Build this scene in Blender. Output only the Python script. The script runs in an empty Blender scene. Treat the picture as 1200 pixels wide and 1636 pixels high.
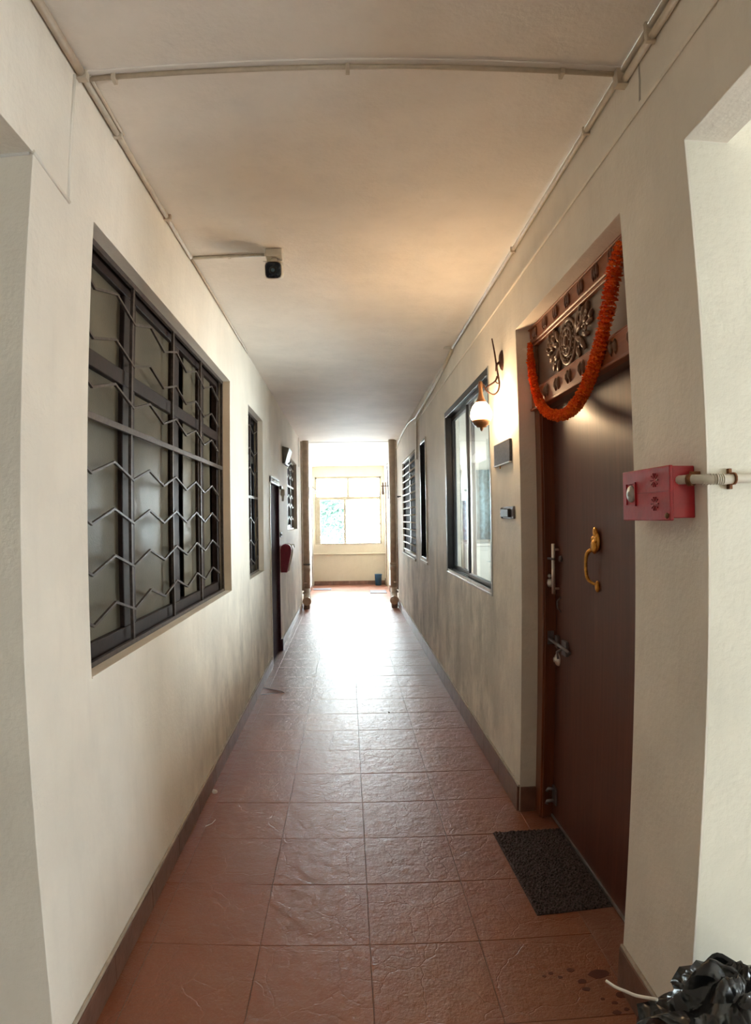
import bpy, bmesh, math, random
from mathutils import Vector, Matrix, noise
random.seed(7)
S = bpy.context.scene
C = S.collection
PI = math.pi

# ------------------------------------------------------------ camera
cam_d = bpy.data.cameras.new('camera'); cam = bpy.data.objects.new('camera', cam_d); C.objects.link(cam)
S.camera = cam
cam_d.type = 'PANO'; cam_d.panorama_type = 'FISHEYE_LENS_POLYNOMIAL'   # the photo's wide lens has barrel distortion
cam_d.fisheye_fov = PI
cam_d.fisheye_polynomial_k0 = 0.0
cam_d.fisheye_polynomial_k1 = -0.04489423906029153
cam_d.fisheye_polynomial_k2 = -1.610218052082367e-05
cam_d.fisheye_polynomial_k3 = 1.5590769289418532e-05
cam_d.fisheye_polynomial_k4 = -1.0213344789308289e-07
cam_d.sensor_width = 36; cam_d.sensor_fit = 'AUTO'
cam_d.shift_x = (600-559.63)/1200
cam_d.clip_start = 0.01
YAW, PITCH, ROLL = 0.004732, 0.010676, -0.0137
_f = Vector((math.sin(YAW)*math.cos(PITCH), math.cos(YAW)*math.cos(PITCH), math.sin(PITCH)))
_r = Vector((math.cos(YAW), -math.sin(YAW), 0)); _u = _r.cross(_f)
_r2 = math.cos(ROLL)*_r + math.sin(ROLL)*_u; _u2 = -math.sin(ROLL)*_r + math.cos(ROLL)*_u
cam.matrix_world = Matrix(((_r2.x,_u2.x,-_f.x,0),(_r2.y,_u2.y,-_f.y,0),(_r2.z,_u2.z,-_f.z,1.5),(0,0,0,1)))

# ------------------------------------------------------------ sky, daylight, exposure
SKY = 10.5; GLOW = 2.5
w = bpy.data.worlds.new('overcast_sky'); S.world = w; w.use_nodes = True
_bg = w.node_tree.nodes['Background']; _bg.inputs[0].default_value = (0.82, 0.94, 1.0, 1)
# thin cloud with the veiled sun high ahead of the camera: the sky brightens smoothly towards it
_t = w.node_tree; _tc = _t.nodes.new('ShaderNodeTexCoord'); _dp = _t.nodes.new('ShaderNodeVectorMath'); _dp.operation = 'DOT_PRODUCT'
_dp.inputs[1].default_value = (0, math.cos(math.radians(30)), math.sin(math.radians(30)))
_t.links.new(_tc.outputs['Generated'], _dp.inputs[0])
_m1 = _t.nodes.new('ShaderNodeMath'); _m1.operation = 'MAXIMUM'; _m1.inputs[1].default_value = 0; _t.links.new(_dp.outputs['Value'], _m1.inputs[0])
_m2 = _t.nodes.new('ShaderNodeMath'); _m2.operation = 'POWER'; _m2.inputs[1].default_value = 2; _t.links.new(_m1.outputs[0], _m2.inputs[0])
_m3 = _t.nodes.new('ShaderNodeMath'); _m3.operation = 'MULTIPLY_ADD'; _m3.inputs[1].default_value = SKY*GLOW; _m3.inputs[2].default_value = SKY
_t.links.new(_m2.outputs[0], _m3.inputs[0]); _t.links.new(_m3.outputs[0], _bg.inputs[1])
def portal(loc, rot, sx, sy):
    l = bpy.data.lights.new('window_portal', 'AREA'); l.shape = 'RECTANGLE'; l.size = sx; l.size_y = sy
    l.cycles.is_portal = True
    o = bpy.data.objects.new('window_portal', l); C.objects.link(o); o.location = loc; o.rotation_euler = rot
portal((2.7, 4.9, 1.55), (0, PI/2, 0), 1.2, 2.0)     # outer window of the flat behind the sliding window
LOBX = 4.3           # outer wall of the lobby right of the camera
LOBW = (-1.1, 0.05, 0.4, 1.95)   # its opening: y0, y1, z0, z1
portal((0.02, 14.6, 1.69), (-PI/2, 0, 0), 1.55, 1.6)
FL0, FL1 = 11.30, 12.80   # the far lobby: open to daylight on both sides
portal((-2.9, (FL0+FL1)/2, 1.75), (0, -PI/2, 0), 0.9, FL1-FL0)
portal((2.95, (FL0+FL1)/2, 1.75), (0, PI/2, 0), 0.9, FL1-FL0)
portal((LOBX+0.2, (LOBW[0]+LOBW[1])/2, (LOBW[2]+LOBW[3])/2), (0, PI/2, 0), LOBW[3]-LOBW[2], LOBW[1]-LOBW[0])
S.view_settings.view_transform = 'Standard'; S.view_settings.look = 'None'
S.view_settings.gamma = 1; S.view_settings.use_curve_mapping = False
S.view_settings.exposure = 1.45
S.cycles.use_denoising = True
S.cycles.max_bounces = 10; S.cycles.diffuse_bounces = 8; S.cycles.glossy_bounces = 4
S.cycles.transparent_max_bounces = 12; S.cycles.transmission_bounces = 6
S.cycles.sample_clamp_indirect = 12
S.cycles.caustics_reflective = True; S.cycles.blur_glossy = 1.0; S.cycles.caustics_refractive = False

# ------------------------------------------------------------ materials
MATS = {}
def nodemat(name):
    m = bpy.data.materials.new(name); m.use_nodes = True; MATS[name] = m
    nt = m.node_tree; return m, nt, nt.nodes['Principled BSDF']
def N(nt, typ, **kw):
    n = nt.nodes.new(typ)
    for k, v in kw.items():
        if k in n.inputs: n.inputs[k].default_value = v
        else: setattr(n, k, v)
    return n
def geo(nt, scale=(1,1,1)):
    g = nt.nodes.new('ShaderNodeNewGeometry'); m = nt.nodes.new('ShaderNodeMapping'); m.inputs['Scale'].default_value = scale
    nt.links.new(g.outputs['Position'], m.inputs['Vector']); return m.outputs[0]
def objc(nt, scale=(1,1,1)):
    g = nt.nodes.new('ShaderNodeTexCoord'); m = nt.nodes.new('ShaderNodeMapping'); m.inputs['Scale'].default_value = scale
    nt.links.new(g.outputs['Object'], m.inputs['Vector']); return m.outputs[0]
def noi(nt, vec, scale, detail=4, rough=.55, lo=.35, hi=.65):
    n = N(nt, 'ShaderNodeTexNoise'); n.inputs['Scale'].default_value = scale; n.inputs['Detail'].default_value = detail; n.inputs['Roughness'].default_value = rough
    nt.links.new(vec, n.inputs['Vector'])
    r = nt.nodes.new('ShaderNodeMapRange'); r.inputs['From Min'].default_value = lo; r.inputs['From Max'].default_value = hi
    nt.links.new(n.outputs['Fac'], r.inputs['Value']); return r.outputs[0]
def mix(nt, fac, a, b):
    m = nt.nodes.new('ShaderNodeMix'); m.data_type = 'RGBA'
    for s, v in ((0, fac), (6, a), (7, b)):
        if hasattr(v, 'is_output') or isinstance(v, bpy.types.NodeSocket): nt.links.new(v, m.inputs[s])
        else: m.inputs[s].default_value = v if s == 0 else (*v, 1)
    return m.outputs[2]
def mth(nt, op, a, b=None, clamp=False):
    m = nt.nodes.new('ShaderNodeMath'); m.operation = op; m.use_clamp = clamp
    for i, v in enumerate((a, b)):
        if v is None: continue
        if isinstance(v, bpy.types.NodeSocket): nt.links.new(v, m.inputs[i])
        else: m.inputs[i].default_value = v
    return m.outputs[0]
def bump(nt, p, h, strength=.3, dist=.01):
    b = nt.nodes.new('ShaderNodeBump'); b.inputs['Strength'].default_value = strength; b.inputs['Distance'].default_value = dist
    nt.links.new(h, b.inputs['Height']); nt.links.new(b.outputs[0], p.inputs['Normal'])
def simple(name, col, rough=.5, metal=0, var=0.0, vs=20, bmp=0, bs=60, **kw):
    m, nt, p = nodemat(name)
    p.inputs['Roughness'].default_value = rough; p.inputs['Metallic'].default_value = metal
    v = objc(nt)
    a = tuple(c*(1-var) for c in col); b = tuple(min(1, c*(1+var)) for c in col)
    nt.links.new(mix(nt, noi(nt, v, vs), a, b), p.inputs['Base Color'])
    if bmp: bump(nt, p, noi(nt, v, bs, 3), bmp, .003)
    for k, x in kw.items(): p.inputs[k.replace('_', ' ')].default_value = x
    return m
def plaster(name, col, mott=.06, dirt=None, streak=False):
    m, nt, p = nodemat(name); p.inputs['Roughness'].default_value = .62
    p.inputs['Specular IOR Level'].default_value = .3
    v = geo(nt)
    a = tuple(c*(1-mott) for c in col); b = tuple(c*(1+mott) for c in col)
    colr = mix(nt, noi(nt, v, 2.3, 6), a, b)
    colr = mix(nt, mth(nt, 'MULTIPLY', noi(nt, geo(nt, (14,14,3)), 1, 5, .6, .5, .75), .16), colr, tuple(c*.72 for c in col))
    if dirt:
        # old damp: grey washed patches low on the wall, running downwards
        sep = nt.nodes.new('ShaderNodeSeparateXYZ'); nt.links.new(v, sep.inputs[0])
        z = nt.nodes.new('ShaderNodeMapRange'); z.inputs['From Min'].default_value = dirt[0]; z.inputs['From Max'].default_value = dirt[1]
        z.inputs['To Min'].default_value = 0; z.inputs['To Max'].default_value = 1; nt.links.new(sep.outputs['Z'], z.inputs['Value'])
        yy = nt.nodes.new('ShaderNodeMapRange'); yy.inputs['From Min'].default_value = 2.6; yy.inputs['From Max'].default_value = 4.0
        nt.links.new(sep.outputs['Y'], yy.inputs['Value'])
        st = noi(nt, geo(nt, (1.6, 2.3, 1.5)), 1, 10, .7, .42, .58)
        f = mth(nt, 'MULTIPLY', mth(nt, 'MULTIPLY', z.outputs[0], yy.outputs[0]), mth(nt, 'MULTIPLY', st, dirt[2]))
        colr = mix(nt, f, colr, (.47, .435, .385))
        st2 = noi(nt, geo(nt, (1, 3.4, 1.7)), 1, 10, .72, .50, .62)
        f2 = mth(nt, 'MULTIPLY', mth(nt, 'MULTIPLY', z.outputs[0], yy.outputs[0]), mth(nt, 'MULTIPLY', st2, dirt[2]*.7))
        colr = mix(nt, f2, colr, (.33, .305, .27))
    nt.links.new(colr, p.inputs['Base Color'])
    h = mth(nt, 'ADD', noi(nt, v, 55, 4, .6, .3, .7), mth(nt, 'MULTIPLY', noi(nt, v, 6, 3, .5, .3, .7), 3.0))
    bump(nt, p, h, .35, .0022)
    return m
M_WL = plaster('cream_plaster_left', (.80,.745,.655), .06, (1.5, .2, .75))
M_WR = plaster('cream_plaster_right', (.82,.755,.665), .07, (1.85, 1.0, .75))
M_LOB = plaster('pale_plaster', (.76,.72,.61), .05)
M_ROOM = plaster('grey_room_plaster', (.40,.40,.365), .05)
M_CEIL = plaster('ceiling_paint', (.83,.775,.715), .05)
M_END = plaster('end_wall_paint', (.54,.475,.36), .03)
M_REV = plaster('reveal_paint', (.46,.42,.37), .05)
# tiles
def tile_mat(name, c1, c2, rough):
    m, nt, p = nodemat(name)
    v = geo(nt); oi = nt.nodes.new('ShaderNodeObjectInfo')
    base = mix(nt, noi(nt, v, 3, 3, .5, .3, .7), c1, c2)
    base = mix(nt, mth(nt, 'MULTIPLY', oi.outputs['Random'], .35), base, tuple(c*.7 for c in c1))
    base = mix(nt, mth(nt, 'MULTIPLY', noi(nt, v, 90, 3, .6, .52, .7), .25), base, (.30,.17,.12))
    nt.links.new(base, p.inputs['Base Color'])
    # riven slate-like relief
    wv = N(nt, 'ShaderNodeTexVoronoi'); wv.feature = 'DISTANCE_TO_EDGE'; wv.inputs['Scale'].default_value = 5
    warp = N(nt, 'ShaderNodeTexNoise'); warp.inputs['Scale'].default_value = 7; warp.inputs['Detail'].default_value = 5
    nt.links.new(v, warp.inputs['Vector'])
    va = nt.nodes.new('ShaderNodeVectorMath'); va.operation = 'MULTIPLY_ADD'
    nt.links.new(warp.outputs['Color'], va.inputs[0]); va.inputs[1].default_value = (.14,.14,.14); nt.links.new(v, va.inputs[2])
    nt.links.new(va.outputs[0], wv.inputs['Vector'])
    edge = nt.nodes.new('ShaderNodeMapRange'); edge.inputs['From Max'].default_value = .018; nt.links.new(wv.outputs['Distance'], edge.inputs['Value'])
    h = mth(nt, 'ADD', mth(nt, 'MULTIPLY', noi(nt, v, 12, 8, .64, .2, .8), 1.5), mth(nt, 'MULTIPLY', edge.outputs[0], .26))
    h = mth(nt, 'ADD', h, mth(nt, 'MULTIPLY', noi(nt, v, 120, 3, .6, .3, .7), .16))
    bump(nt, p, h, .85, .0036)
    rr = nt.nodes.new('ShaderNodeMapRange'); rr.inputs['To Min'].default_value = rough-.02; rr.inputs['To Max'].default_value = rough+.03
    nt.links.new(noi(nt, v, 45, 4, .6, .2, .8), rr.inputs['Value']); nt.links.new(rr.outputs[0], p.inputs['Roughness'])
    p.inputs['Specular IOR Level'].default_value = .72
    return m
M_TILE = tile_mat('terracotta_tile', (.26,.072,.026), (.27,.092,.040), .30)
M_TILE2 = tile_mat('low_glare_red_tile', (.20,.06,.028), (.23,.085,.045), .42)  # darker, rougher copy of the tile; missing floor glare put into the colour
M_GROUT = simple('grout', (.20,.13,.10), .6, var=.2)
M_SKIRT = simple('skirting_tile', (.17,.085,.06), .38, var=.2, vs=12, bmp=.2, bs=30)
M_SKTOP = simple('skirting_mortar', (.42,.36,.29), .8, var=.15, vs=25, bmp=.4)
def woodmat(name, c1, c2, rough, axis=2, sc=1.0, coat=0.0):
    m, nt, p = nodemat(name); s = [60*sc]*3; s[axis] = 2.2*sc
    v = geo(nt, tuple(s)); g = noi(nt, v, 1, 8, .65, .3, .7)
    s2 = [9*sc]*3; s2[axis] = .6*sc
    g2 = noi(nt, geo(nt, tuple(s2)), 1, 4, .5, .3, .7)
    c = mix(nt, g, c1, c2); c = mix(nt, mth(nt, 'MULTIPLY', g2, .35), c, tuple(x*.6 for x in c1))
    nt.links.new(c, p.inputs['Base Color']); p.inputs['Roughness'].default_value = rough
    p.inputs['Coat Weight'].default_value = coat; p.inputs['Coat Roughness'].default_value = .2
    bump(nt, p, g, .12, .001); return m
M_DOOR = woodmat('dark_veneer', (.075,.022,.014), (.14,.044,.028), .45, coat=.05)
M_JAMB = woodmat('red_wood', (.13,.035,.014), (.22,.065,.026), .35, coat=.2)
M_CARV = woodmat('carved_wood', (.16,.075,.040), (.23,.115,.062), .42, 1)
M_RAIL = woodmat('copper_red_wood', (.25,.062,.020), (.38,.12,.040), .42, 1)
M_PANEL = woodmat('panel_wood', (.15,.085,.055), (.19,.115,.075), .42, 1, coat=.2)
M_FARDOOR = simple('purple_brown_paint', (.05,.022,.034), .8, var=.2, Specular_IOR_Level=.1)
M_GRILLE = simple('grille_paint', (.075,.058,.052), .42, .3, var=.3, vs=50)
M_GRILLE2 = simple('silver_grille_paint', (.42,.42,.40), .4, .3, var=.2, vs=50)
M_WFRAME = simple('brown_window_steel', (.022,.012,.010), .5, .0, var=.3, vs=30, Specular_IOR_Level=.25)
M_BLACK = simple('black_aluminium', (.012,.013,.017), .3, .4, var=.2)
M_ALU = simple('mill_aluminium', (.45,.46,.46), .32, .9, var=.1)
M_DARK = simple('unlit_room_black', (.015,.014,.013), .9, var=.1)  # near-black colour standing in for the shade of unlit rooms
M_DPANE = simple('dark_dusty_glass', (.035,.028,.034), .75, var=.6, vs=9, Specular_IOR_Level=.12)
M_CREAMF = simple('cream_frame_paint', (.36,.31,.22), .45, var=.06)
M_PVC = simple('painted_pvc', (.56,.48,.38), .45, var=.08, vs=30, bmp=.1)
M_PVCW = simple('white_pvc', (.62,.57,.48), .4, var=.08, vs=30)
M_PIPE = simple('drain_pipe_paint', (.42,.34,.26), .45, var=.12, vs=14)
M_RUST = simple('rusty_steel', (.22,.085,.03), .7, .4, var=.4, vs=60, bmp=.4)
M_IRON = simple('wrought_iron', (.07,.028,.02), .5, .5, var=.3, vs=60)
M_WOODC = simple('turned_wood', (.17,.075,.03), .4, var=.2, vs=40)
M_STEEL = simple('brushed_steel', (.70,.66,.62), .35, .6, var=.05)
M_STEELD = simple('dull_steel', (.20,.18,.19), .4, .6, var=.1)
M_BRASS = simple('brass', (.62,.30,.06), .34, .85, var=.25, vs=60, bmp=.3, bs=90)
M_RED = simple('red_plastic', (.42,.012,.022), .38, var=.15, vs=18, bmp=.05)
M_MAROON = simple('maroon_paint', (.20,.012,.04), .4, var=.15)
M_GREYP = simple('grey_plastic', (.38,.34,.33), .45, var=.1)
M_SLATE = simple('engraved_slate', (.050,.046,.050), .5, var=.4, vs=70)
M_DGREY = simple('dark_grey_metal', (.05,.05,.048), .42, .3, var=.2)
M_CABW = simple('cabinet_white', (.36,.36,.34), .4, var=.04)
M_WHITE = simple('white_housing', (.62,.58,.50), .4, var=.05)
M_BLKG = simple('black_gloss', (.008,.010,.022), .12, 0, var=.1)
M_LENS = simple('lens_glass', (.10,.17,.22), .08, 0, var=.1)
M_BLUE = simple('blue_plastic', (.03,.10,.19), .4, var=.15)
M_MAT = simple('coir_mat', (.075,.052,.052), .9, var=.95, vs=150, bmp=1.0, bs=260)
M_MATG = simple('grey_mat', (.16,.15,.17), .9, var=.3, vs=90)
M_STAIN = simple('dark_red_stain', (.09,.018,.010), .35, var=.2)
M_THREAD = simple('cotton_thread', (.75,.72,.66), .8, var=.05)
def bag_mat():
    m, nt, p = nodemat('black_bin_liner'); p.inputs['Base Color'].default_value = (.010,.011,.013,1)
    p.inputs['Roughness'].default_value = .22; p.inputs['Specular IOR Level'].default_value = .6
    v = objc(nt, (1,1,1)); 
    vo = N(nt, 'ShaderNodeTexVoronoi'); vo.feature = 'DISTANCE_TO_EDGE'; vo.inputs['Scale'].default_value = 11
    wn = N(nt, 'ShaderNodeTexNoise'); wn.inputs['Scale'].default_value = 5; nt.links.new(v, wn.inputs['Vector'])
    va = nt.nodes.new('ShaderNodeVectorMath'); va.operation = 'MULTIPLY_ADD'; nt.links.new(wn.outputs['Color'], va.inputs[0]); va.inputs[1].default_value = (.25,.25,.25); nt.links.new(v, va.inputs[2])
    nt.links.new(va.outputs[0], vo.inputs['Vector'])
    bump(nt, p, mth(nt, 'ADD', vo.outputs['Distance'], mth(nt, 'MULTIPLY', noi(nt, v, 9, 3, .5, .2, .8), .35)), .7, .05); return m
M_BAG = bag_mat()
def petal_mat():
    m, nt, p = nodemat('marigold_petals'); oi = nt.nodes.new('ShaderNodeObjectInfo')
    c = mix(nt, oi.outputs['Random'], (.92,.17,.008), (1.0,.31,.02))
    c = mix(nt, noi(nt, objc(nt), 120, 3), c, (.72,.07,.006))
    nt.links.new(c, p.inputs['Base Color']); p.inputs['Roughness'].default_value = .7
    p.inputs['Subsurface Weight'].default_value = 0; return m
M_PETAL = petal_mat()
def frosted(name, col, op, rough=.3):
    # obscure glass: part of the light scatters at its surface, part passes
    m, nt, p = nodemat(name); p.inputs['Base Color'].default_value = (*col, 1); p.inputs['Roughness'].default_value = rough
    v = geo(nt); nt.links.new(mix(nt, noi(nt, v, 3.5, 4), tuple(c*.7 for c in col), tuple(c*1.15 for c in col)), p.inputs['Base Color'])
    bump(nt, p, noi(nt, v, 160, 2, .5, .3, .7), .3, .001)
    t = nt.nodes.new('ShaderNodeBsdfTransparent'); mx = nt.nodes.new('ShaderNodeMixShader'); mx.inputs[0].default_value = op
    out = nt.nodes['Material Output']; nt.links.new(t.outputs[0], mx.inputs[1]); nt.links.new(p.outputs[0], mx.inputs[2]); nt.links.new(mx.outputs[0], out.inputs[0]); return m
M_FROST = frosted('obscure_glass', (.115,.100,.070), .93)
def clear(name, ior=1.55, tint=(1,1,1), rough=.0):
    m = bpy.data.materials.new(name); m.use_nodes = True; nt = m.node_tree; nt.nodes.clear()
    out = nt.nodes.new('ShaderNodeOutputMaterial'); t = nt.nodes.new('ShaderNodeBsdfTransparent'); t.inputs[0].default_value = (*tint, 1)
    g = nt.nodes.new('ShaderNodeBsdfGlossy'); g.inputs['Roughness'].default_value = rough
    f = nt.nodes.new('ShaderNodeFresnel'); f.inputs[0].default_value = ior
    gg = nt.nodes.new('ShaderNodeNewGeometry')     # only the outer face reflects (the inner one would act as total reflection)
    fac = mth(nt, 'MULTIPLY', f.outputs[0], mth(nt, 'SUBTRACT', 1.0, gg.outputs['Backfacing']))
    mx = nt.nodes.new('ShaderNodeMixShader'); nt.links.new(fac, mx.inputs[0]); nt.links.new(t.outputs[0], mx.inputs[1]); nt.links.new(g.outputs[0], mx.inputs[2]); nt.links.new(mx.outputs[0], out.inputs[0]); return m
M_GLASS = clear('clear_glass')
M_GLASS2 = clear('tinted_glass', 1.7, (.86,.87,.85), .02)
def milky():
    m = bpy.data.materials.new('milky_glass'); m.use_nodes = True; nt = m.node_tree; nt.nodes.clear()
    out = nt.nodes.new('ShaderNodeOutputMaterial'); t = nt.nodes.new('ShaderNodeBsdfTransparent'); d = nt.nodes.new('ShaderNodeBsdfTranslucent')
    d.inputs[0].default_value = (.8,.82,.82,1); mx = nt.nodes.new('ShaderNodeMixShader'); mx.inputs[0].default_value = .45
    nt.links.new(t.outputs[0], mx.inputs[1]); nt.links.new(d.outputs[0], mx.inputs[2]); nt.links.new(mx.outputs[0], out.inputs[0]); return m
M_MILKY = milky()
def emis(name, col, st):
    m = bpy.data.materials.new(name); m.use_nodes = True; nt = m.node_tree; nt.nodes.clear()
    out = nt.nodes.new('ShaderNodeOutputMaterial'); e = nt.nodes.new('ShaderNodeEmission'); e.inputs[0].default_value = (*col, 1); e.inputs[1].default_value = st
    nt.links.new(e.outputs[0], out.inputs[0]); return m
M_LEAF = simple('tree_leaf', (.085,.15,.118), .6, var=.3, vs=3)
M_BARK = simple('tree_bark', (.06,.045,.03), .9, var=.3)

# ------------------------------------------------------------ mesh helpers
class MB:
    def __init__(s): s.b = bmesh.new()
    def box(s, x0, x1, y0, y1, z0, z1, bev=0, mat=0):
        vs = [s.b.verts.new((x, y, z)) for x in (x0, x1) for y in (y0, y1) for z in (z0, z1)]
        fs = [s.b.faces.new([vs[i] for i in f]) for f in ((0,1,3,2),(4,6,7,5),(0,4,5,1),(2,3,7,6),(0,2,6,4),(1,5,7,3))]
        for f in fs: f.material_index = mat
        if bev:
            es = list({e for f in fs for e in f.edges}); bmesh.ops.bevel(s.b, geom=es, offset=bev, segments=1, affect='EDGES', profile=.5)
        return s
    def tube(s, pts, r, n=8, cap=True, flat=None):
        pts = [Vector(p) for p in pts]; rs = r if isinstance(r, (list, tuple)) else [r]*len(pts)
        rings = []; prev = None
        for i, p in enumerate(pts):
            t = (pts[min(i+1, len(pts)-1)] - pts[max(i-1, 0)]).normalized()
            a = prev if prev is not None else (Vector((0,0,1)) if abs(t.z) < .9 else Vector((1,0,0)))
            u = (a - t*a.dot(t)).normalized(); prev = u; v = t.cross(u)
            k = (flat or (1, 1))
            rings.append([s.b.verts.new(p + rs[i]*(k[0]*math.cos(2*PI*j/n+PI/n)*u + k[1]*math.sin(2*PI*j/n+PI/n)*v)) for j in range(n)])
        for a, b in zip(rings, rings[1:]):
            for j in range(n):
                f = s.b.faces.new((a[j], a[(j+1) % n], b[(j+1) % n], b[j])); f.smooth = n > 5
        if cap:
            s.b.faces.new(rings[0][::-1]); s.b.faces.new(rings[-1])
        return s
    def lathe(s, prof, c=(0,0,0), ax='Z', n=24, smooth=True):
        rings = []
        for r, h in prof:
            ring = []
            for j in range(n):
                a = 2*PI*j/n; x, y = r*math.cos(a), r*math.sin(a)
                v = {'Z': (x, y, h), 'X': (h, x, y), 'Y': (x, h, y)}[ax]
                ring.append(s.b.verts.new((c[0]+v[0], c[1]+v[1], c[2]+v[2])))
            rings.append(ring)
        for a, b in zip(rings, rings[1:]):
            for j in range(n):
                f = s.b.faces.new((a[j], a[(j+1) % n], b[(j+1) % n], b[j])); f.smooth = smooth
        if prof[0][0] > 1e-4: s.b.faces.new(rings[0][::-1])
        if prof[-1][0] > 1e-4: s.b.faces.new(rings[-1])
        return s
    def blob(s, c, r, sub=2, rot=None):
        m = Matrix.Translation(c) @ (rot or Matrix()) @ Matrix.Diagonal((*r, 1))
        g = bmesh.ops.create_icosphere(s.b, subdivisions=sub, radius=1, matrix=m)
        for v in g['verts']:
            for f in v.link_faces: f.smooth = True
        return s
    def mesh(s, name, mats):
        bmesh.ops.recalc_face_normals(s.b, faces=s.b.faces)
        me = bpy.data.meshes.new(name); s.b.to_mesh(me); s.b.free()
        for m in (mats if isinstance(mats, (list, tuple)) else [mats]): me.materials.append(m)
        return me
    def build(s, name, mats, parent=None):
        o = bpy.data.objects.new(name, s.mesh(name, mats)); C.objects.link(o)
        if parent: put(o, parent)
        return o
def smooth(P, k=5):
    P = [Vector(p) for p in P]; out = []
    for i in range(len(P)-1):
        a, b, c, d = P[max(i-1,0)], P[i], P[i+1], P[min(i+2,len(P)-1)]
        for j in range(k):
            t = j/k; out.append(.5*((2*b)+(c-a)*t+(2*a-5*b+4*c-d)*t*t+(3*b-a-3*c+d)*t**3))
    return out+[P[-1]]
def rsmooth(r, k=5):
    out = []
    for a, b in zip(r, r[1:]): out += [a+(b-a)*j/k for j in range(k)]
    return out+[r[-1]]
WORLD = {}
def put(o, parent):
    o.parent = parent; loc = WORLD.get(parent.name, Vector())
    o.matrix_parent_inverse = Matrix.Translation(-loc)
def tag(o, label=None, cat=None, group=None, kind=None):
    if label: o['label'] = label
    if cat: o['category'] = cat
    if group: o['group'] = group
    if kind: o['kind'] = kind
    return o
def root(name, label, cat, loc=(0,0,0), group=None, kind=None):
    o = bpy.data.objects.new(name, None); C.objects.link(o); o.location = loc; o.empty_display_size = .05
    WORLD[o.name] = Vector(loc); return tag(o, label, cat, group, kind)
def lab(o, l): o['label'] = l; return o

XL, XR, H, H2, YB = -.785, .854, 2.839, 2.70, 11.0
YE = 14.386
# ------------------------------------------------------------ walls with openings
def holed(axis, c0, c1, a0, a1, z0, z1, holes, name, mats, bev=.006):
    """a wall between planes c0 and c1 of the axis; holes are (a0,a1,z0,z1)"""
    A = sorted({a0, a1, *[h[0] for h in holes], *[h[1] for h in holes]}); Z = sorted({z0, z1, *[h[2] for h in holes], *[h[3] for h in holes]})
    A = [a for a in A if a0 <= a <= a1]; Z = [z for z in Z if z0 <= z <= z1]
    solid = {}
    for i in range(len(A)-1):
        for j in range(len(Z)-1):
            ca, cz = (A[i]+A[i+1])/2, (Z[j]+Z[j+1])/2
            solid[i, j] = not any(h[0] < ca < h[1] and h[2] < cz < h[3] for h in holes)
    b = bmesh.new(); V = {}
    def v(c, a, z):
        k = (c, a, z)
        if k not in V: V[k] = b.verts.new((c, a, z) if axis == 'X' else (a, c, z))
        return V[k]
    def q(*k): b.faces.new([v(*t) for t in k])
    for (i, j), s in solid.items():
        if not s: continue
        p, r, lo, hi = A[i], A[i+1], Z[j], Z[j+1]
        q((c0,p,lo),(c0,r,lo),(c0,r,hi),(c0,p,hi)); q((c1,p,lo),(c1,p,hi),(c1,r,hi),(c1,r,lo))
        if not solid.get((i-1, j)): q((c0,p,lo),(c0,p,hi),(c1,p,hi),(c1,p,lo))
        if not solid.get((i+1, j)): q((c0,r,lo),(c1,r,lo),(c1,r,hi),(c0,r,hi))
        if not solid.get((i, j-1)): q((c0,p,lo),(c1,p,lo),(c1,r,lo),(c0,r,lo))
        if not solid.get((i, j+1)): q((c0,p,hi),(c0,r,hi),(c1,r,hi),(c1,p,hi))
    bmesh.ops.recalc_face_normals(b, faces=b.faces)
    me = bpy.data.meshes.new(name); b.to_mesh(me); b.free()
    for m in (mats if isinstance(mats, (list, tuple)) else [mats]): me.materials.append(m)
    o = bpy.data.objects.new(name, me); C.objects.link(o)
    if bev:
        md = o.modifiers.new('bevel', 'BEVEL'); md.width = bev; md.segments = 2; md.limit_method = 'ANGLE'
    return o
W1 = (1.859, 4.235, 1.022, 2.445); W2 = (5.03, 5.91, 1.02, 2.43); D2 = (6.40, 7.18, 0, 1.95); W3 = (8.32, 9.90, 1.35, 2.36)
D3 = (13.62, 14.25, 0, 1.90)
wl = holed('X', XL, XL-.15, -2.6, YE+.2, 0, H, [(-1.7, 1.454, 0, 2.44), W1, W2, D2, W3, (FL0, FL1, 0, 2.60), D3], 'wall_left', M_WL)
tag(wl, 'cream plastered corridor wall on the left with barred window openings', 'wall', kind='structure')
NI = (1.812, 3.072, 0, 2.433); R1 = (3.70, 5.405, 1.03, 2.40); R2 = (6.75, 7.32, 1.03, 2.37); R3 = (7.88, 9.70, .985, 2.36)
D4 = (13.15, 14.05, 0, 2.36)
wr = holed('X', XR, XR+.12, -2.6, YE+.2, 0, H, [(-1.7, 1.415, 0, 2.435), NI, R1, R2, R3, (FL0, FL1, 0, 2.60), D4], 'wall_right', M_WR)
tag(wr, 'stained cream plastered corridor wall on the right with the door niche', 'wall', kind='structure')
o = MB().box(XR+.12, 1.104, 1.60, NI[0], 0, 2.6).box(XR+.12, 1.104, NI[1], 3.30, 0, 2.6).box(XR+.12, 1.104, NI[0], NI[1], NI[3], 2.6).box(1.06, 1.104, NI[0], NI[1], 0, NI[3]).build('wall_niche', M_WR); tag(o, 'deep plaster sides and top of the door niche', 'wall', kind='structure')
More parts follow.
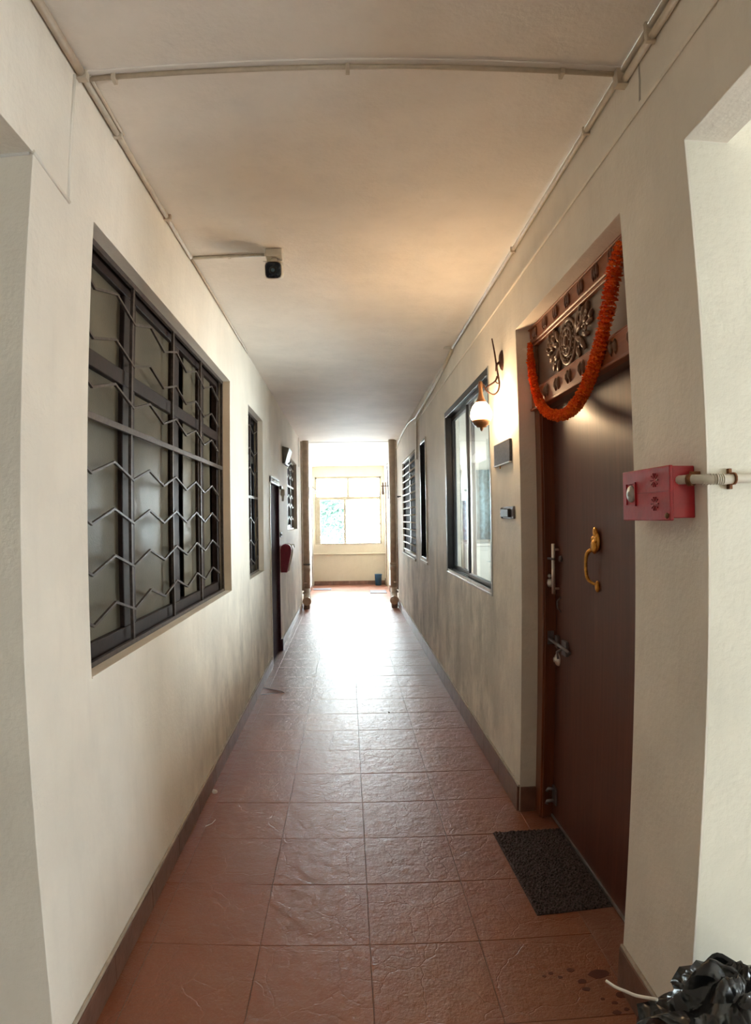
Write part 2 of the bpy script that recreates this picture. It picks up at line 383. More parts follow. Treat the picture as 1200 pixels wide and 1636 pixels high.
# lobby jamb walls facing the camera, running away to both sides
o = MB().box(-3.2, XL-.15, 1.454, 1.60, 0, H).build('wall_lobby_left', M_WR); tag(o, 'beige side wall turning off left beside the camera', 'wall', kind='structure')
o = MB().box(XR+.0065, LOBX+.2, 1.4148, 1.60, 0, H-.001).build('wall_lobby_right', M_LOB); tag(o, 'pale side wall turning off right beside the camera', 'wall', kind='structure')
o = MB().box(-3.2, -3.05, -2.6, 1.454, 0, H).build('wall_lobby_far_left', M_LOB); tag(o, 'far left wall of the lobby beside the camera', 'wall', kind='structure')
o = holed('X', LOBX, LOBX+.15, -2.6, 1.415, 0, H, [LOBW], 'wall_lobby_far_right', M_LOB); tag(o, 'far right lobby wall with a wide daylight opening', 'wall', kind='structure')
o = MB().box(-3.2, LOBX+.2, -2.75, -2.6, 0, H).build('wall_back', M_LOB); tag(o, 'lobby wall behind the camera', 'wall', kind='structure')
# outer shells of the flats
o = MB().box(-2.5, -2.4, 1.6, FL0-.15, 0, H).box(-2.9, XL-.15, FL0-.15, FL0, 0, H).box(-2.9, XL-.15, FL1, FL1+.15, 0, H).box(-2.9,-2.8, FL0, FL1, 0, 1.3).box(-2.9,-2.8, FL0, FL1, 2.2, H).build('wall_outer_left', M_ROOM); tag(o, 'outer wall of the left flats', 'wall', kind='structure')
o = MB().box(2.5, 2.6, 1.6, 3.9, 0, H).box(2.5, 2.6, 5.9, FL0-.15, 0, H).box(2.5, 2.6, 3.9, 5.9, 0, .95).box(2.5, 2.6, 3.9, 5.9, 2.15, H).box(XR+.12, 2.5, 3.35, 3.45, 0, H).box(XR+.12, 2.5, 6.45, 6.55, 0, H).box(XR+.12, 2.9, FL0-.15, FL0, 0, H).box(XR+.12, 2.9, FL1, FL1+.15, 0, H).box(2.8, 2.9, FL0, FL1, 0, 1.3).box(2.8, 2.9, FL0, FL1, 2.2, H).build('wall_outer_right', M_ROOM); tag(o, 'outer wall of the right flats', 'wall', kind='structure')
o = MB().box(-.96, -.94, FL1+.15, YE, 0, H).box(1.11, 1.13, FL1+.15, YE, 0, H).build('light_leak_slabs', M_DARK); tag(o, 'unseen slabs added behind the two far doors to stop light leaking', 'wall', kind='structure')  # added slabs, out of view, blocking daylight that leaks round the doors
# end wall
WE = (-.735, .78, .925, 2.46)
we = holed('Y', YE, YE+.2, -2.5, 2.6, 0, H, [WE], 'wall_end', M_END); tag(we, 'cream end wall below and around the bright far window', 'wall', kind='structure')
o = MB().box(XL, XR, YE-.035, YE, .695, .715, .004).build('ledge', M_END, None); tag(o, 'narrow painted ledge across the end wall below the window', 'ledge', kind='structure'); o.name = 'trim_1'
o = MB().box(.005, .02, YE-.006, YE, .10, .695).build('trim_2', M_END); tag(o, 'thin upright joint strip on the end wall', 'trim', kind='structure')
# ceilings
ce = MB().box(-3.2, LOBX+.2, -2.75, YB, H, H+.15).box(-3.2, LOBX+.2, YB+2.4, YE+.2, H2, H+.15)
_v = [ce.b.verts.new((x, y, z)) for x in (-3.2, LOBX+.2) for (y, z) in ((YB, H), (YB+2.4, H2), (YB+2.4, H+.15), (YB, H+.15))]
for _q in ((0,1,2,3),(7,6,5,4),(0,4,5,1),(3,2,6,7)): ce.b.faces.new([_v[i] for i in _q])
ce = ce.build('ceiling', M_CEIL)
tag(ce, 'pinkish beige plaster ceiling of the corridor', 'ceiling', kind='structure')
# ridges and bands in the plaster
o = MB().box(XR-.010, XR, -2.6, 7.7, 2.655, 2.675, .004).build('trim_3', M_WR); tag(o, 'long plaster ridge high on the right wall', 'trim', kind='structure')
o = MB().box(XL+.0, XR, 1.672, 1.690, H-.006, H, .002).build('trim_4', M_CEIL); tag(o, 'plaster ridge across the ceiling beside the cross conduit', 'trim', kind='structure')
o = MB().box(XL, XR, YB-.03, YB-.005, H-.006, H).box(XL, XL+.006, 10.28, 10.32, 2.36, H).build('trim_5', M_REV); tag(o, 'dark joint line where the far ceiling drops', 'trim', kind='structure')
o = MB().tube([(XL+.001,1.655,2.81),(XL+.001,1.66,2.6),(XL+.001,1.665,2.42)], .0055, 6).tube([(XL+.001,1.45,2.44),(XL+.001,1.55,2.428),(XL+.001,1.675,2.415)], .006, 6).build('trim_6', M_WL)
tag(o, 'raised plaster lines above the left wall corner', 'trim', kind='structure')
o = MB().tube([(XR-.0,1.60,2.80),(XR,1.605,2.74),(XR,1.62,2.67)], .004, 5).build('trim_7', M_REV); tag(o, 'short crack line below the right ceiling conduits', 'trim', kind='structure')
o = MB().tube([(-2.9,1.452,2.437),(XL-.01,1.452,2.437)], .0045, 6).build('trim_8', M_REV); tag(o, 'plaster seam along the top of the left side wall', 'trim', kind='structure')

# ------------------------------------------------------------ floor and tiles
fl = MB().box(-3.2, LOBX+.2, -2.75, YE+.2, -.15, -.0025).build('floor', M_GROUT)
tag(fl, 'terracotta tiled corridor floor shining with window light', 'floor', kind='structure')
TW, TL, TX0, TY0 = .387, .3895, .059, 2.070
_tm = {}
def tile_mesh(wx, wy, mat):
    k = (round(wx, 3), round(wy, 3), mat.name)
    if k not in _tm:
        b = MB(); b.box(-wx/2, wx/2, -wy/2, wy/2, -.0025, 0)
        top = [e for e in b.b.edges if all(abs(v.co.z) < 1e-6 for v in e.verts)]
        bmesh.ops.bevel(b.b, geom=top, offset=.0012, segments=1, affect='EDGES')
        _tm[k] = b.mesh('tile', mat)
    return _tm[k]
def tile(x0, x1, y0, y1, mat=M_TILE):
    g = .0009
    o = bpy.data.objects.new('tile', tile_mesh(x1-x0-2*g, y1-y0-2*g, mat)); C.objects.link(o); o.parent = fl
    o.location = ((x0+x1)/2, (y0+y1)/2, random.uniform(-.0007, .0002)); o.rotation_euler = (random.uniform(-.0011, .0011), random.uniform(-.0013, .0013), 0)
cols = [XL, TX0-2*TW, TX0-TW, TX0, TX0+TW, XR]
for r in range(-3, 32):
    y0 = TY0+r*TL; y1 = min(y0+TL, YE)
    if y1-y0 < .05: continue
    for i in range(5):
        tile(cols[i], cols[i+1], y0, y1, M_TILE2 if y0 > 13.1 else M_TILE)  # far rows switch tile: the absent window glare is put into the material
        # lobby tiles carry on beyond the wall line on both sides
for r in range(-3, -1):
    y0 = TY0+r*TL; y1 = y0+TL if r < -2 else 1.41
    for k in range(4): tile(XR+k*TW, XR+(k+1)*TW, y0, y1, M_TILE2); tile(XL-(k+1)*TW, XL-k*TW, y0, y1, M_TILE2)
y = NI[0]
for k, (a, b_) in enumerate(((1.815, 2.24), (2.24, 2.65), (2.65, 3.07))): tile(XR, 1.03, a, b_, M_TILE2)

# ------------------------------------------------------------ skirting
def skirting(name, label, x, sx, y0, y1, h, gaps=(), joint=.41, off=0):
    th = .013
    rt = root(name, label, 'baseboard', (x, y0, 0), kind='structure')
    segs = []; a = y0
    for g in sorted(gaps): segs.append((a, g[0])); a = g[1]
    segs.append((a, y1))
    top = MB()
    for s0, s1 in segs:
        top.box(min(x, x+sx*.010), max(x, x+sx*.010), s0, s1, h, h+.012, .002)
        y = s0
        while y < s1-.01:
            e = min(y+joint, s1)
            MB().box(min(x, x+sx*th), max(x, x+sx*th), y+.001, e-.001, 0, h, .0015).build('skirting_tile', M_SKIRT, rt); y = e
    lab(top.build('mortar_edge', M_SKTOP, rt), 'pale mortar edge on top of the skirting tiles')
skirting('baseboard_left', 'brown tile skirting along the foot of the left wall', XL, 1, 1.454, YE-.01, .095, [(D2[0]-.03, D2[1]+.03), (FL0, FL1), (D3[0]-.04, D3[1]+.04)])
skirting('baseboard_right', 'brown tile skirting along the foot of the stained right wall', XR, -1, 1.415, YE-.01, .13, [(NI[0], NI[1]), (FL0, FL1), (D4[0]-.04, D4[1]+.04)], off=.1)
b = root('baseboard_niche', 'short skirting piece returning into the door niche', 'baseboard', kind='structure')
MB().box(XR+.002, .935, 3.058, 3.071, 0, .13, .0015).build('skirting_tile', M_SKIRT, b)
b = root('baseboard_end', 'brown skirting along the foot of the end wall', 'baseboard', kind='structure')
for k in range(4): MB().box(XL+.02+k*.40, XL+.02+(k+1)*.40-.002, YE-.013, YE, 0, .09, .0015).build('skirting_tile', M_SKIRT, b)

# ------------------------------------------------------------ left windows with zigzag grilles
def zig_window(name, label, y0, y1, z0, z1, gx, verts, zigs, hbars, mull, panes, trans, per, ph, gm, fm=M_WFRAME, amp=.0265, pm=None):
    rt = root(name, label, 'window', (gx, (y0+y1)/2, z0), kind='structure')
    t = .022
    MB().box(gx-.008, gx+.006, y0, y1, z0, z0+t).box(gx-.008, gx+.006, y0, y1, z1-t, z1).box(gx-.008, gx+.006, y0, y0+t, z0, z1).box(gx-.008, gx+.006, y1-t, y1, z0, z1).build('grille_frame', gm, rt)
    for y in verts: MB().box(gx-.006, gx+.006, y-.009, y+.009, z0+t, z1-t, .001).build('grille_bar', gm, rt)
    for z in hbars: MB().box(gx-.004, gx+.008, y0+t, y1-t, z-.012, z+.012, .001).build('grille_bar', gm, rt)
    for z in zigs:
        pts = []; y = ph; up = False
        while y < y1-.005:
            pts.append((gx+.004, y, z+(amp if up else -amp))); y += per/2; up = not up
        first = pts[0]
        if first[1] > y0+.02: pts.insert(0, (gx+.004, max(y0, first[1]-per/2), z+(amp if first[2] < z else -amp)))
        MB().tube(pts, .0065, 4).build('zigzag_bar', gm, rt)
    ix = gx-.045
    fr = MB()
    fr.box(ix-.02, ix+.02, y0, y1, z0, z0+.07, .003).box(ix-.02, ix+.02, y0, y1, z1-.05, z1, .003).box(ix-.02, ix+.02, y0, y0+.05, z0, z1, .003).box(ix-.02, ix+.02, y1-.05, y1, z0, z1, .003)
    fr.build('window_frame', fm, rt)
    for a, c in mull: MB().box(ix-.018, ix+.018, a, c, z0+.07, z1-.05, .003).build('mullion', fm, rt)
    for z in trans: MB().box(ix-.02, ix+.022, y0+.05, y1-.05, z-.03, z+.03, .003).build('transom', fm, rt)
    zz = [z0+.07]+[z for z in trans]+[z1-.05]
    for a, c in panes:
        for lo, hi in zip(zz, zz[1:]): MB().box(ix-.006, ix-.001, a, c, lo+(.03 if lo in trans else 0), hi-(.03 if hi in trans else 0)).build('pane', pm or M_FROST, rt)
    MB().box(ix-.045, ix-.03, y0+.002, y1-.002, z0+.002, z1-.002).build('dark_backing', M_DARK, rt)  # black sheet in place of the unlit room behind the panes
    MB().box(gx+.008, XL+.002, y0+.002, y1-.002, z0, z0+.006, .001).build('sill', M_WL, rt)
    return rt
zig_window('window_1', 'large window in the near left wall with brown zigzag security grille', *W1, -.84,
    [2.405, 3.0, 3.59], [2.308, 2.137, 1.972, 1.688, 1.520, 1.352, 1.185], [1.85],
    [(2.39, 2.53), (3.09, 3.22), (3.66, 3.80)], [(1.91, 2.39), (2.53, 3.09), (3.38, 3.66), (3.80, 4.05)], [2.06], .415, 2.01, M_GRILLE)
zig_window('window_2', 'narrow looking second left window with dark grille, before the purple door', *W2, -.84,
    [5.47], [2.30, 2.10, 1.93, 1.50, 1.30, 1.14], [1.70], [(5.43, 5.52)], [(5.08, 5.43), (5.52, 5.86)], [2.05], .44, 5.2, M_GRILLE, M_BLACK, pm=M_DPANE)
zig_window('window_3', 'small far left window with silver zigzag grille beyond the purple door', *W3, -.84,
    [8.85, 9.38], [2.24, 2.12, 1.83, 1.70, 1.52], [1.98], [(9.05, 9.15)], [(8.37, 9.05), (9.15, 9.85)], [], .42, 8.42, M_GRILLE2, M_BLACK, pm=M_DPANE)

# ------------------------------------------------------------ right windows
def slider():
    y0, y1, z0, z1 = R1
    rt = root('window_4', 'black framed sliding window with reflecting glass in the right wall', 'window', (XR, (y0+y1)/2, z0), kind='structure')
    f = MB(); x0, x1 = XR-.004, XR+.085
    f.box(x0, x1, y1-.035, y1, z0, z1, .002).box(x0, x1, y0, y0+.03, z0, z1, .002).box(x0, x1, y0, y1, z1-.05, z1, .002)
    f.build('window_frame', M_BLACK, rt)
    m = MB()
    for k in range(4): m.box(x0+.002+k*.022, x0+.008+k*.022, y0, y1, z0+.012, z0+.035)
    m.box(x0-.004, x1, y0, y1, z0, z0+.013, .001)
    lab(m.build('sill_track', M_ALU, rt), 'bare aluminium double sliding track')
    for a, c, x in ((4.50, 5.36, XR+.060), (3.735, 4.56, XR+.030)):
        s = MB()
        s.box(x-.012, x+.012, a, a+.035, z0+.03, z1-.05, .002).box(x-.012, x+.012, c-.035, c, z0+.03, z1-.05, .002)
        s.box(x-.012, x+.012, a, c, z0+.03, z0+.065, .002).box(x-.012, x+.012, a, c, z1-.085, z1-.05, .002)
        sh = s.build('sliding_sash', M_BLACK, rt)
        p = MB().box(x-.003, x+.003, a+.03, c-.03, z0+.06, z1-.08).build('pane', M_GLASS2, sh)
    e = MB().box(XR-.006, XR+.012, y0-.008, y0+.012, z0, z1, .001).box(XR-.006, XR+.004, y1-.004, y1+.008, z0, z1, .001).build('edge_strip', M_ALU, rt)
    lab(e, 'thin bright aluminium edge strips')
slider()
# inside that flat, seen through the glass
rt = root('side_cabinet', 'low white cabinet inside the room behind the sliding window', 'cabinet', (1.45, 6.2, 0))
MB().box(1.125, 1.75, 6.02, 6.44, 0, 1.22, .004).build('body', M_CABW, rt)
for a in (1.135, 1.44): MB().box(a, a+.30, 6.005, 6.02, .06, 1.18, .003).build('cabinet_door', M_CABW, rt)
MB().box(1.115, 1.77, 6.0, 6.445, 1.22, 1.245, .003).build('top', M_CABW, rt)
b = MB(); n = 60
_a = [b.b.verts.new((1.13+.62*i/n, 6.40+.018*math.sin(i*.75), 1.27)) for i in range(n+1)]; _c = [b.b.verts.new((1.13+.62*i/n, 6.40+.018*math.sin(i*.75), 1.98)) for i in range(n+1)]
for i in range(n): b.b.faces.new((_a[i], _a[i+1], _c[i+1], _c[i])).smooth = True
o = b.build('curtain', simple('pale_blue_pattern_cloth', (.11,.18,.21), .85, var=.45, vs=26)); md = o.modifiers.new('s','SOLIDIFY'); md.thickness = .003
tag(o, 'pale blue patterned curtain above the white cabinet behind the glass', 'curtain')
def slit():
    y0, y1, z0, z1 = R2
    rt = root('window_5', 'slim dark window on the right wall between grille and sliding window', 'window', (XR, (y0+y1)/2, z0), kind='structure')
    x = XR+.03
    MB().box(XR-.003, x+.03, y0, y0+.03, z0, z1, .002).box(XR-.003, x+.03, y1-.03, y1, z0, z1, .002).box(XR-.003, x+.03, y0, y1, z1-.03, z1, .002).box(XR-.003, x+.03, y0, y1, z0, z0+.03, .002).build('window_frame', M_BLACK, rt)
    MB().box(x, x+.006, y0+.02, y1-.02, z0+.02, z1-.02).build('pane', M_BLKG, rt)
    lab(MB().box(XR-.014, XR, y0-.03, y1+.03, z0-.035, z0-.006, .002).box(XR-.012, XR-.002, y0-.012, y0+.002, z0, z1).build('white_sill', M_WHITE, rt), 'white sill and edge strip')
slit()
def bars():
    y0, y1, z0, z1 = R3
    rt = root('window_6', 'far right window with white horizontal security bars over dark panes', 'window', (XR, (y0+y1)/2, z0), kind='structure')
    for k in range(14):
        z = 1.04+k*.100; MB().tube([(XR+.012, y0, z), (XR+.012, y1, z)], .011, 6).build('bar', M_WHITE, rt)
    MB().box(XR+.02, XR+.06, y0, y0+.04, z0, z1).box(XR+.02, XR+.06, y1-.04, y1, z0, z1).box(XR+.02, XR+.06, y0, y1, z1-.04, z1).box(XR+.02, XR+.06, y0, y1, z0, z0+.04).box(XR+.025, XR+.06, 8.75, 8.82, z0, z1).build('window_frame', M_BLACK, rt)
    for a, c in ((y0+.04, 8.75), (8.82, y1-.04)): MB().box(XR+.035, XR+.042, a, c, z0+.04, z1-.04).build('pane', M_DPANE, rt)
    MB().box(XR+.08, XR+.1, y0, y1, z0, z1).build('dark_backing', M_DARK, rt)  # black sheet instead of an unlit room
    lab(MB().box(XR-.02, XR+.01, y0, y1, z0-.03, z0, .003).build('sill', M_WHITE, rt), 'chipped white sill')
bars()

# ------------------------------------------------------------ far end window
def endwin():
    x0, x1, z0, z1 = WE; y = YE+.02
    rt = root('window_7', 'bright far window of four panes in cream frame at corridor end', 'window', ((x0+x1)/2, y, z0), kind='structure')
    f = MB()
    f.box(x0, x0+.045, y, y+.06, z0, z1, .003).box(x1-.045, x1, y, y+.06, z0, z1, .003).box(x0, x1, y, y+.06, z1-.045, z1, .003).box(x0, x1, y-.03, y+.08, z0, z0+.02, .003)
    f.build('window_frame', M_CREAMF, rt)
    MB().box(x0+.03, x1-.03, y, y+.06, 1.935, 2.005, .003).build('transom', M_CREAMF, rt)
    MB().box(-.002, .052, y, y+.06, 2.0, z1-.03, .003).build('mullion', M_CREAMF, rt)
    MB().box(-.080, -.030, y, y+.05, z0+.02, 1.945, .003).build('meeting_stile', M_CREAMF, rt)
    s = MB().box(-.70, -.615, y+.01, y+.05, z0+.02, 1.945, .003).build('side_stile', M_CREAMF, rt)
    MB().box(.690, .705, y+.01, y+.05, z0+.02, 1.945, .003).build('side_stile', M_CREAMF, rt)
    for a, c in ((x0+.03, .003), (.046, x1-.03)): lab(MB().box(a, c, y+.03, y+.035, 2.0, z1-.03).build('pane', M_MILKY, rt), 'milky upper pane')
    lab(MB().box(-.035, .69, y+.03, y+.035, z0+.02, 1.945).build('pane', M_MILKY, rt), 'milky lower right pane')
    MB().box(-.615, -.075, y+.03, y+.035, z0+.02, 1.945).build('pane', M_GLASS, rt)
    MB().box(.705, x1-.03, y+.03, y+.035, z0+.02, 1.945).build('pane', M_GLASS, rt)
endwin()

# ------------------------------------------------------------ main door
def main_door():
    rt = root('door_1', 'dark brown flush door under a carved wooden panel in the right niche', 'door', (1.0, 2.44, 0), kind='structure')
    y0, y1 = 1.815, 3.069
    # frame
    j = MB().box(.935, 1.045, 2.985, y1, 0, 2.03, .003).box(.945, .955, 2.975, 2.987, 0, 2.03).build('frame_jamb', M_JAMB, rt)
    MB().box(.935, 1.045, y0, y0+.07, 0, 2.03, .003).build('frame_jamb', M_JAMB, rt)
    lf = MB().box(1.0, 1.04, y0+.06, 2.99, .012, 2.03, .002).build('door_leaf', M_DOOR, rt)
    lab(MB().box(.992, 1.0, y0+.06, 2.985, .008, .018).build('bottom_seal', M_ALU, lf), 'thin pale sealing strip along the bottom edge')
    # carved panel
    pz0, pz1 = 2.02, 2.432
    pn = lab(MB().box(.950, 1.04, y0, y1, pz0, pz1, .002).build('transom_panel', M_PANEL, rt), 'flat brown board behind the carving')
    rail = MB().box(.925, .952, y0, y1, 2.352, 2.430, .004).box(.918, .952, y0, y1, 2.424, 2.4325, .002).box(.932, .952, y0, y1, 2.338, 2.352, .002)
    r1 = rail.build('top_rail', M_RAIL, rt)
    k = 0; y = y0+.05
    while y < y1-.08:
        c = MB()
        for q in range(3): c.blob((.922, y+q*.021, 2.392), (.008, .009, .030), 1)
        c.build('carved_block', M_JAMB, r1); y += .155
    rail = MB().box(.922, .952, y0, y1, 2.025, 2.118, .005).box(.932, .952, y0, y1, 2.118, 2.130, .003).box(.914, .952, y0, y1, 2.018, 2.030, .002)
    r2 = rail.build('bottom_rail', M_RAIL, rt); y = y0+.09
    while y < y1-.08:
        c = MB()
        for q in range(2): c.blob((.920, y+q*.035, 2.075), (.011, .011, .030), 1); c.blob((.917, y+q*.035, 2.075), (.010, .005, .022), 1)
        c.build('carved_block', M_CARV, r2); y += .150
    MB().box(.930, .952, 3.02, y1, 2.13, 2.34, .004).build('side_rail', M_CARV, rt)
    MB().box(.930, .952, y0, y0+.05, 2.13, 2.34, .004).build('side_rail', M_CARV, rt)
    # medallion
    cy, cz = 2.575, 2.237; X0 = .950
    md = MB()
    def ring(r, t, px=0, n=28):
        pts = [(X0-px, cy+r*1.0*math.cos(2*PI*i/n), cz+r*.96*math.sin(2*PI*i/n)) for i in range(n+1)]
        md.tube(pts, t, 6, cap=False)
    ring(.098, .009, .004); ring(.060, .007, .010); ring(.030, .005, .014)
    md.lathe([(0,-.016),(.05,-.012),(.062,-.006),(.092,-.004),(.098,0)], (X0, cy, cz), 'X', 24)
    md.blob((X0-.018, cy, cz), (.010, .020, .022), 2)
    for i in range(8):
        a = 2*PI*i/8; md.blob((X0-.012, cy+.044*math.cos(a), cz+.044*math.sin(a)), (.008, .013, .009), 1, Matrix.Rotation(a, 4, 'X'))
    for i in range(20):
        a = 2*PI*i/20; md.blob((X0-.008, cy+.079*math.cos(a), cz+.077*math.sin(a)), (.008, .008, .008), 1)
    med = md.build('medallion', M_CARV, rt)
    # acanthus scrolls right and left of the medallion
    for sgn in (-1, 1):
        sc = MB()
        def lf_(y, z, ln, wd, ang, px=.012):
            m = Matrix.Rotation(ang, 4, 'X')
            sc.blob((X0-px*.6, cy+sgn*y, cz+z), (px, ln, wd), 1, m)
        for (y, z, ln, wd, a) in ((.125,.055,.050,.017,.9),(.150,.025,.055,.016,.3),(.185,.060,.048,.015,1.0),(.215,.035,.040,.014,.5),(.235,.070,.035,.012,1.3),(.135,-.030,.050,.016,-.5),(.170,-.055,.045,.015,-.9),(.205,-.025,.042,.014,-.2),(.245,.010,.040,.012,.15),(.120,-.075,.035,.013,-1.1),(.160,.088,.036,.012,1.25),(.268,.035,.025,.010,.7)):
            lf_(y, z, ln, wd, a if sgn > 0 else -a)
        for (yc, zc, r, st, d) in ((.165,.045,.036,0,1),(.205,-.01,.030,2.5,-1),(.150,-.05,.026,1,1),(.235,.045,.022,3.4,-1)):
            pts = []; rad = []
            for i in range(15):
                t = i/14; a = st+d*t*5.2; rr = r*(1-.75*t)
                pts.append((X0-.010-.006*t, cy+sgn*(yc+rr*math.cos(a)), cz+zc+rr*math.sin(a))); rad.append(.006*(1-.4*t))
            sc.tube(pts, rad, 6)
        sc.build('carved_scroll', M_CARV, rt)
    # pull bar, latch, locks
    h = MB(); hx = .972
    h.tube([(hx, 2.935, 1.130), (hx, 2.935, 1.368)], .009, 10)
    h.tube([(1.0, 2.935, 1.155), (hx, 2.935, 1.155)], .006, 8).tube([(1.0, 2.935, 1.34), (hx, 2.935, 1.34)], .006, 8)
    lab(h.build('pull_bar', M_STEEL, lf), 'upright steel pull bar')
    h = MB().tube([(.955, 3.05, 1.302), (.960, 3.00, 1.296), (.966, 2.90, 1.298)], .006, 8).lathe([(.012,-.012),(.016,0)], (1.0, 2.90, 1.298), 'X', 14)
    lab(h.build('lever', M_STEELD, lf), 'dull steel cross lever')
    h = MB().lathe([(0,-.022),(.014,-.020),(.020,-.008),(.022,0)], (.972, 2.985, 1.178), 'Y', 16).lathe([(0,-.014),(.008,-.012),(.010,0)], (.968, 2.985, 1.212), 'Y', 12)
    lab(h.build('night_latch', M_STEEL, rt), 'small bright night latch cylinder on the jamb')
    h = MB().tube([(.99, 2.885, 1.12), (.975, 2.89, 1.10), (.975, 2.885, 1.07), (.99, 2.88, 1.05)], .004, 6)
    h.build('key_ring', M_STEELD, lf)
    # sliding bolt with staple
    h = MB().tube([(.955, 3.06, .915), (.968, 2.98, .905), (.980, 2.86, .893), (.982, 2.74, .885)], .008, 10)
    h.box(.985, 1.0, 2.80, 2.86, .855, .925, .002).box(.985, 1.0, 2.92, 2.96, .87, .93, .002).tube([(.985, 2.83, .89), (.95, 2.82, .875), (.955, 2.815, .845)], .006, 8)
    h.box(.950, .990, 2.980, 2.986, .88, .945, .001)
    lab(h.build('sliding_bolt', M_STEELD, lf), 'dark steel sliding bolt')
    h = MB().lathe([(0,-.022),(.012,-.022),(.015,-.014),(.024,-.012),(.030,-.006),(.032,0)], (1.0, 2.945, .812), 'X', 24)
    lab(h.build('lock_rose', M_STEEL, lf), 'bright round lock rose')
    h = MB().tube([(1.0, 2.95, .160), (.965, 2.955, .165), (.96, 2.96, .150)], .008, 8).tube([(1.0, 2.95, .105), (.962, 2.955, .10), (.958, 2.955, .085)], .009, 8).box(.992, 1.0, 2.92, 2.98, .085, .175, .002)
    lab(h.build('door_stopper', M_STEELD, lf), 'small dull steel stopper near the floor')
    # ornate brass handle
    h = MB(); yb = 2.455; xb = 1.0
    h.blob((xb-.008, yb, 1.395), (.012, .034, .044), 2).blob((xb-.016, yb, 1.375), (.014, .026, .030), 2).blob((xb-.012, yb, 1.432), (.010, .018, .022), 2)
    h.blob((xb-.014, yb+.016, 1.402), (.010, .012, .018), 1).blob((xb-.014, yb-.016, 1.402), (.010, .012, .018), 1)
    h.tube(smooth([(xb-.020, yb+.018, 1.362), (xb-.034, yb+.034, 1.345), (xb-.040, yb+.034, 1.30), (xb-.036, yb+.030, 1.250), (xb-.020, yb+.018, 1.228), (xb-.006, yb+.002, 1.222)]), rsmooth([.008,.008,.0065,.007,.006,.006]), 10)
    h.blob((xb-.006, yb-.004, 1.215), (.010, .014, .024), 2)
    lab(h.build('ornate_handle', M_BRASS, lf), 'ornate brass handle')
main_door()

# ------------------------------------------------------------ other doors
rt = root('door_2', 'closed dark purple door in the left wall under a carved strip', 'door', (XL, 6.8, 0), kind='structure')
MB().box(XL-.05, XL-.015, D2[0]+.03, D2[1]-.03, 0, 1.875, .002).build('door_leaf', M_FARDOOR, rt)
lab(MB().box(XL-.06, XL+.008, D2[0], D2[0]+.03, 0, 1.88, .002).build('frame_edge', M_WHITE, rt), 'white painted edge of the frame')
MB().box(XL-.06, XL+.012, D2[1]-.03, D2[1], 0, 1.88, .002).box(XL, XL+.03, D2[1]-.0, D2[1]+.05, 0, .13, .002).build('frame_edge', M_FARDOOR, rt)
hd = MB().box(XL-.06, XL+.012, D2[0], D2[1], 1.88, 1.949, .002).build('carved_strip', M_DGREY, rt)
MB().box(XL, XL+.020, D2[0], D2[1], 1.878, 1.889).box(XL, XL+.020, D2[0], D2[1], 1.942, 1.952).build('white_line', M_WHITE, hd)
for k in range(7): MB().blob((XL+.014, D2[0]+.06+k*.11, 1.915), (.006, .035, .020), 1).build('carved_petal', M_WHITE, hd)
rt = root('door_3', 'narrow dark door at the far left end near the bright window', 'door', (XL, 13.9, 0), kind='structure')
MB().box(XL-.05, XL-.01, D3[0]+.03, D3[1]-.03, 0, 1.87, .002).build('door_leaf', M_FARDOOR, rt)
MB().box(XL-.05, XL+.012, D3[0]-.03, D3[0]+.03, 0, 1.9, .002).box(XL-.05, XL+.012, D3[1]-.03, D3[1]+.03, 0, 1.9, .002).box(XL-.05, XL+.012, D3[0]-.03, D3[1]+.03, 1.87, 1.93, .002).build('door_frame', M_WHITE, rt)
rt = root('door_4', 'pale door at the far right end beside the bright window', 'door', (XR, 13.6, 0), kind='structure')
MB().box(XR+.02, XR+.05, D4[0]+.04, D4[1]-.04, 0, 2.30, .002).build('door_leaf', M_CREAMF, rt)
MB().box(XR-.015, XR+.05, D4[0]-.03, D4[0]+.04, 0, 2.36, .002).box(XR-.015, XR+.05, D4[1]-.04, D4[1]+.03, 0, 2.36, .002).box(XR-.015, XR+.05, D4[0]-.03, D4[1]+.03, 2.30, 2.38, .002).build('door_frame', M_PIPE, rt)

